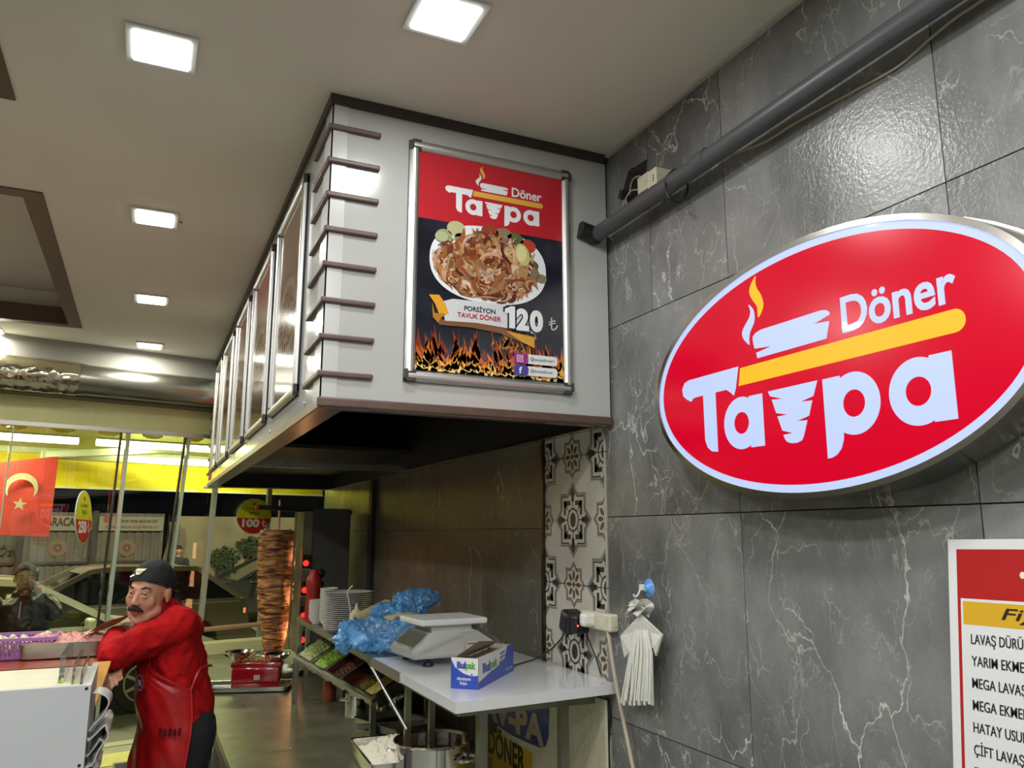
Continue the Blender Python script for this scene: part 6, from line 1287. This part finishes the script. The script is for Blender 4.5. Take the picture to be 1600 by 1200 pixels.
for t in (.02, .10, .17): p = WL+(EL-WL)*t; d = (EL-WL).normalized(); MB().cyl(p-d*.004, p+d*.004, .043, .043, 24).build('cuff_rib', M['red'], man, smooth=True)
tr = [('loft', [(at(282, 1116, 1, YM), .110, .155, 0), (at(282, 1145, 1, YM), .110, .160, 0)]), ('chain', [hipN+Vector((0, 0, -.05))]+LN[1:], [.105, .078, .062]), ('chain', [hipF+Vector((0, 0, -.05))]+LF[1:], [.105, .078, .062]), ('e', at(298, 1135, 1, 3.71), (.085, .15, .07))]
me = blob(tr, .010, 5); crumple(me, .006, 6, 1, 2); link('trousers', me, M['trousers'], man, None, True)
for L in (LN, LF): a = L[2]; me = blob([('chain', [Vector((a.x+.03, a.y, .05)), Vector((a.x-.08, a.y, .042)), Vector((a.x-.17, a.y, .034))], [.045, .042, .034]), ('c', Vector((a.x, a.y, .06)), .04, Vector((a.x, a.y, .12)), .04)], .007, 3); [setattr(v.co, 'z', max(v.co.z, .003)) for v in me.vertices]; link('shoe', me, M['black'], man, None, True)
# apron: bib and skirt sheets wrapped round the front
AR = [(1000, 226, 318, .19), (1020, 224, 320, .19), (1050, 219, 325, .187), (1080, 219, 329, .187), (1110, 221, 331, .195), (1140, 219, 326, .20), (1175, 212, 322, .205), (1215, 204, 318, .21), (1300, 190, 318, .22)]
def ring_at(v):
    t = v*(len(AR)-1); i = min(int(t), len(AR)-2); f = t-i; r = [AR[i][j]*(1-f)+AR[i+1][j]*f for j in range(4)]
    c = at((r[1]+r[2])/2, r[0], 1, YM); w = (at(r[2], r[0], 1, YM).x-at(r[1], r[0], 1, YM).x)/2; return c, w+.016, r[3]+.014
def apron(u, v):
    c, rx, ry = ring_at(v); v0 = .30
    half = math.radians(48 if v < .18 else (48+(112-48)*min(1, max(0, (v-.18)/.14)) if v < .32 else 112-10*(v-.3)))
    a = PI+(-half+2*half*(1-u)); fold = .010*noise.noise(Vector((u*5, v*4, 1)))+.007*noise.noise(Vector((u*13+v*5, v*7, 4)))+(.012*math.sin(u*22+v*3)*max(0, v-.55))
    return Vector((c.x+(rx+fold)*math.cos(a), YM+(ry+fold)*math.sin(a), c.z))
m = MB(); m.grid(apron, 90, 90); o = m.build('apron', M['satin'], man, smooth=True); sd = o.modifiers.new('s', 'SOLIDIFY'); sd.thickness = .003
for ue in (.985,):
    pass
MB().tube([apron(.004, .31+.69*i/40)+Vector((0, -.002, 0)) for i in range(41)], .004, 6).build('apron_hem', mat('satin_hem', (.50, .02, .02), .3), man, smooth=True) if apron(.0, .6).y < YM else MB().tube([apron(.996, .31+.69*i/40)+Vector((0, -.002, 0)) for i in range(41)], .004, 6).build('apron_hem', mat('satin_hem', (.50, .02, .02), .3), man, smooth=True)
ue = .004 if apron(.0, .6).y < YM else .996
wv = [apron(ue, .32), at(312, 1046, 1, 3.53), at(326, 1040, 1, 3.60), at(330, 1040, 1, 3.75)]; MB().tube(smoothed([tuple(p) for p in wv], 4, False), .006, 6).build('apron_string', M['satin'], man, smooth=True)
ws = [apron(.5+.3*(1 if ue > .5 else -1), .02), at(238, 985, 1, 3.56), at(256, 966, 1, 3.62), at(272, 958, 1, 3.70)]; MB().tube(smoothed([tuple(p) for p in ws], 4, False), .006, 6).build('neck_strap', M['satin'], man, smooth=True)
ep = at(226, 1049, 1, 3.50); u0 = .5+.19*(1 if ue > .5 else -1); p0_ = apron(u0, .27); n_ = (apron(u0+.01, .27)-p0_).normalized(); n_ = n_ if n_.x > 0 else -n_
q = PR(FR(p0_+Vector((-.004, -.014, 0)), n_, (0, 0, 1)))
for a0, r_ in ((0, .030),):
    o_ = [(r_*1.15*math.cos(t), r_*math.sin(t)) for t in [2*PI*i/24 for i in range(24)]]; i_ = [(x*.86, y*.84) for x, y in o_]
    for k in range(24): q.poly([o_[k], o_[(k+1) % 24], i_[(k+1) % 24], i_[k]], (.35, .30, .42), 1)
q.text('va', -.019, -.012, .036, .022, (.45, .42, .5), 2, bold=.05); q.build('apron_emblem', man)
p1_ = apron(.5+.36*(1 if ue > .5 else -1), .56); 
q = PR(FR(p1_+Vector((-.01, -.016, 0)), (.93, -.36, 0), (0, 0, 1))); 
for i in range(5): q.rect(-.03+.018*i, -.012, -.019+.018*i, .016-.004*(i % 2), (.06, .004, .006), 1)
q.build('apron_print', man)
# --- man on the telephone outside
Y2 = 7.35; k2 = .95
C2 = at(40, 903, 1, Y2); hf2 = head_frame(C2, math.radians(-8), math.radians(2), math.radians(4)); p2 = empty('person', (C2.x, Y2, -.15), 'man in black jacket holding a phone to his ear outside the window', 'person')
dz = lambda x, z, y=Y2: Vector((C2.x+x, y, C2.z+z))
wr2, el2, sl2, sr2 = dz(.11, -.115, Y2-.09), dz(.235, -.27, Y2-.08), dz(.17, -.20, Y2+.02), dz(-.19, -.20, Y2+.02)
hipz = .78-.15
body2 = head_prims(hf2, k2)+[('c', C2-UP*.07, .05, C2-UP*.16, .055), ('c', dz(-.16, -.21), .05, dz(.16, -.21), .05), ('loft', [(dz(0, -.70), .13, .10, 0), (dz(0, -.45), .13, .10, 0), (dz(0, -.20), .15, .09, 0)]), ('c', sl2, .045, el2, .036), ('c', el2, .034, wr2, .025), ('c', sr2, .045, dz(-.24, -.48), .036), ('c', dz(-.24, -.48), .034, dz(-.20, -.70), .026)]
hd2 = (dz(.078, -.015, Y2-.06)-wr2)
body2 += hand_prims(wr2, hd2, Vector((-1, .5, .0)), -1, .42, .95)+hand_prims(dz(-.20, -.70), Vector((.05, 0, -1)), Vector((1, 0, 0)), 1, .3, .95)
for s in (-1, 1): body2.append(('chain', [dz(.09*s, -.74), Vector((C2.x+.10*s, Y2, .32)), Vector((C2.x+.10*s, Y2, -.05))], [.075, .05, .038]))
link('body', blob(body2, .006, 3), M['skin2'], p2, None, True); face_parts(hf2, k2, p2, mous=False)
C_, E_, Fv, U_ = hf2; R3 = Matrix((E_, Fv, U_)).transposed(); m = MB(); m.ball(C_+(U_*.032-Fv*.015)*k2, (.077*k2, .098*k2, .094*k2), 5, rot=R3); bmesh.ops.bisect_plane(m.bm, geom=m.bm.verts[:]+m.bm.edges[:]+m.bm.faces[:], plane_co=C_+(Fv*.08+U_*.070)*k2, plane_no=-(U_-Fv*.85).normalized(), clear_outer=True); [setattr(v, 'co', v.co+noise.noise_vector(v.co*60)*.003) for v in m.bm.verts]; m.build('hair', M['hair'], p2, smooth=True)
me = blob([('c', C_+(Fv*.060-U_*.088)*k2-E_*.03, .022, C_+(Fv*.060-U_*.088)*k2+E_*.03, .022)], .004, 2); noisy_me(me, .001, 200); link('beard', me, mat('stubble', (.16, .085, .05), .7), p2, None, True)
jk = [('loft', [(dz(0, -.74), .19, .145, 0), (dz(0, -.55), .195, .15, 0), (dz(0, -.35), .20, .15, 0), (dz(0, -.20), .17, .11, 0), (dz(0, -.145), .08, .07, 0)]), ('e', dz(.17, -.215), (.075, .085, .07)), ('e', dz(-.18, -.215), (.075, .085, .07)), ('chain', [sl2, el2], [.075, .070]), ('chain', [el2, wr2*.85+el2*.15], [.068, .044]), ('chain', [sr2, dz(-.25, -.48), dz(-.21, -.67)], [.075, .068, .045]), ('c', dz(-.03, -.135), .055, dz(.03, -.135), .055)]
me = blob(jk, .010, 5); crumple(me, .008, 9, 6, 2); link('jacket', me, M['jacket'], p2, None, True)
me = blob([('chain', [dz(.09*s, -.72), Vector((C2.x+.10*s, Y2, .32)), Vector((C2.x+.10*s, Y2, -.07))], [.10, .07, .06]) for s in (-1, 1)], .010, 3); link('trousers', me, M['trousers'], p2, None, True)
for s in (-1, 1): MB().box((C2.x+.10*s, Y2-.05, -.105), (.09, .27, .09), bevel=.03).build('shoe', M['black'], p2, smooth=True)
MB().bar(dz(0, -.17, Y2-.125), dz(.0, -.70, Y2-.165), .006, .004).build('zip', M['alu'], p2); MB().box(dz(.075, -.36, Y2-.165), (.012, .006, .028)).build('chest_badge', M['redpl'], p2); MB().cyl(wr2+(el2-wr2)*.02, wr2+(el2-wr2)*.10, .036, n=20).build('white_cuff', M['wplastic'], p2, smooth=True)
pb_ = dz(.084, .0, Y2-.035); MB().box(pb_, (.010, .070, .135), rot=Matrix.Rotation(.35, 3, 'X'), bevel=.003).thing('mobile_phone', M['black'], 'dark mobile phone held to the ear of the man outside', 'phone')
# --- distant passer-by
s3_, z3_ = atF(291, 870, 13.6); b3 = F(s3_, ST, 14.3); p3 = empty('person', b3, 'distant dark figure walking past the pale wall across the street', 'person')
V3 = lambda x, y, z: b3+FE*x+FN*y+UP*z
link('body', blob([('e', V3(0, 0, 1.60), (.08, .095, .115)), ('c', V3(0, 0, 1.5), .05, V3(0, 0, 1.42), .06), ('c', V3(-.16, 0, 1.36), .05, V3(.16, 0, 1.36), .05), ('loft', [(V3(0, 0, .85), .12, .09, 0), (V3(0, 0, 1.35), .14, .09, 0)]), ('chain', [V3(-.19, 0, 1.36), V3(-.24, .03, 1.08), V3(-.20, -.1, .84)], [.045, .036, .028]), ('chain', [V3(.19, 0, 1.36), V3(.25, -.02, 1.08), V3(.22, .1, .84)], [.045, .036, .028]), ('chain', [V3(-.08, 0, .86), V3(-.12, -.12, .48), V3(-.16, .05, .10)], [.07, .05, .04]), ('chain', [V3(.08, 0, .86), V3(.14, .10, .48), V3(.10, .22, .12)], [.07, .05, .04])], .014, 3), M['skin2'], p3, None, True)
link('coat', blob([('loft', [(V3(0, 0, .74), .19, .14, 0), (V3(0, 0, 1.1), .17, .13, 0), (V3(0, 0, 1.38), .18, .11, 0), (V3(0, 0, 1.45), .08, .07, 0)]), ('chain', [V3(-.19, 0, 1.36), V3(-.24, .03, 1.08), V3(-.20, -.08, .90)], [.07, .06, .045]), ('chain', [V3(.19, 0, 1.36), V3(.25, -.02, 1.08), V3(.22, .08, .90)], [.07, .06, .045])], .014, 3), mat('dark_blue_coat', (.02, .022, .035), .8), p3, None, True)
link('trousers', blob([('chain', [V3(-.08, 0, .84), V3(-.12, -.12, .48), V3(-.16, .05, .10)], [.09, .07, .06]), ('chain', [V3(.08, 0, .84), V3(.14, .10, .48), V3(.10, .22, .12)], [.09, .07, .06])], .014, 3), M['trousers'], p3, None, True)
m = MB(); m.ball(V3(0, .01, 1.64), (.085, .10, .095), 3); m.build('hair', M['hair'], p3, smooth=True)
for x, y in ((-.16, 0), (.10, .17)): MB().box(V3(x, y, .05), (.10, .26, .10), bevel=.03).build('shoe', M['black'], p3, smooth=True)
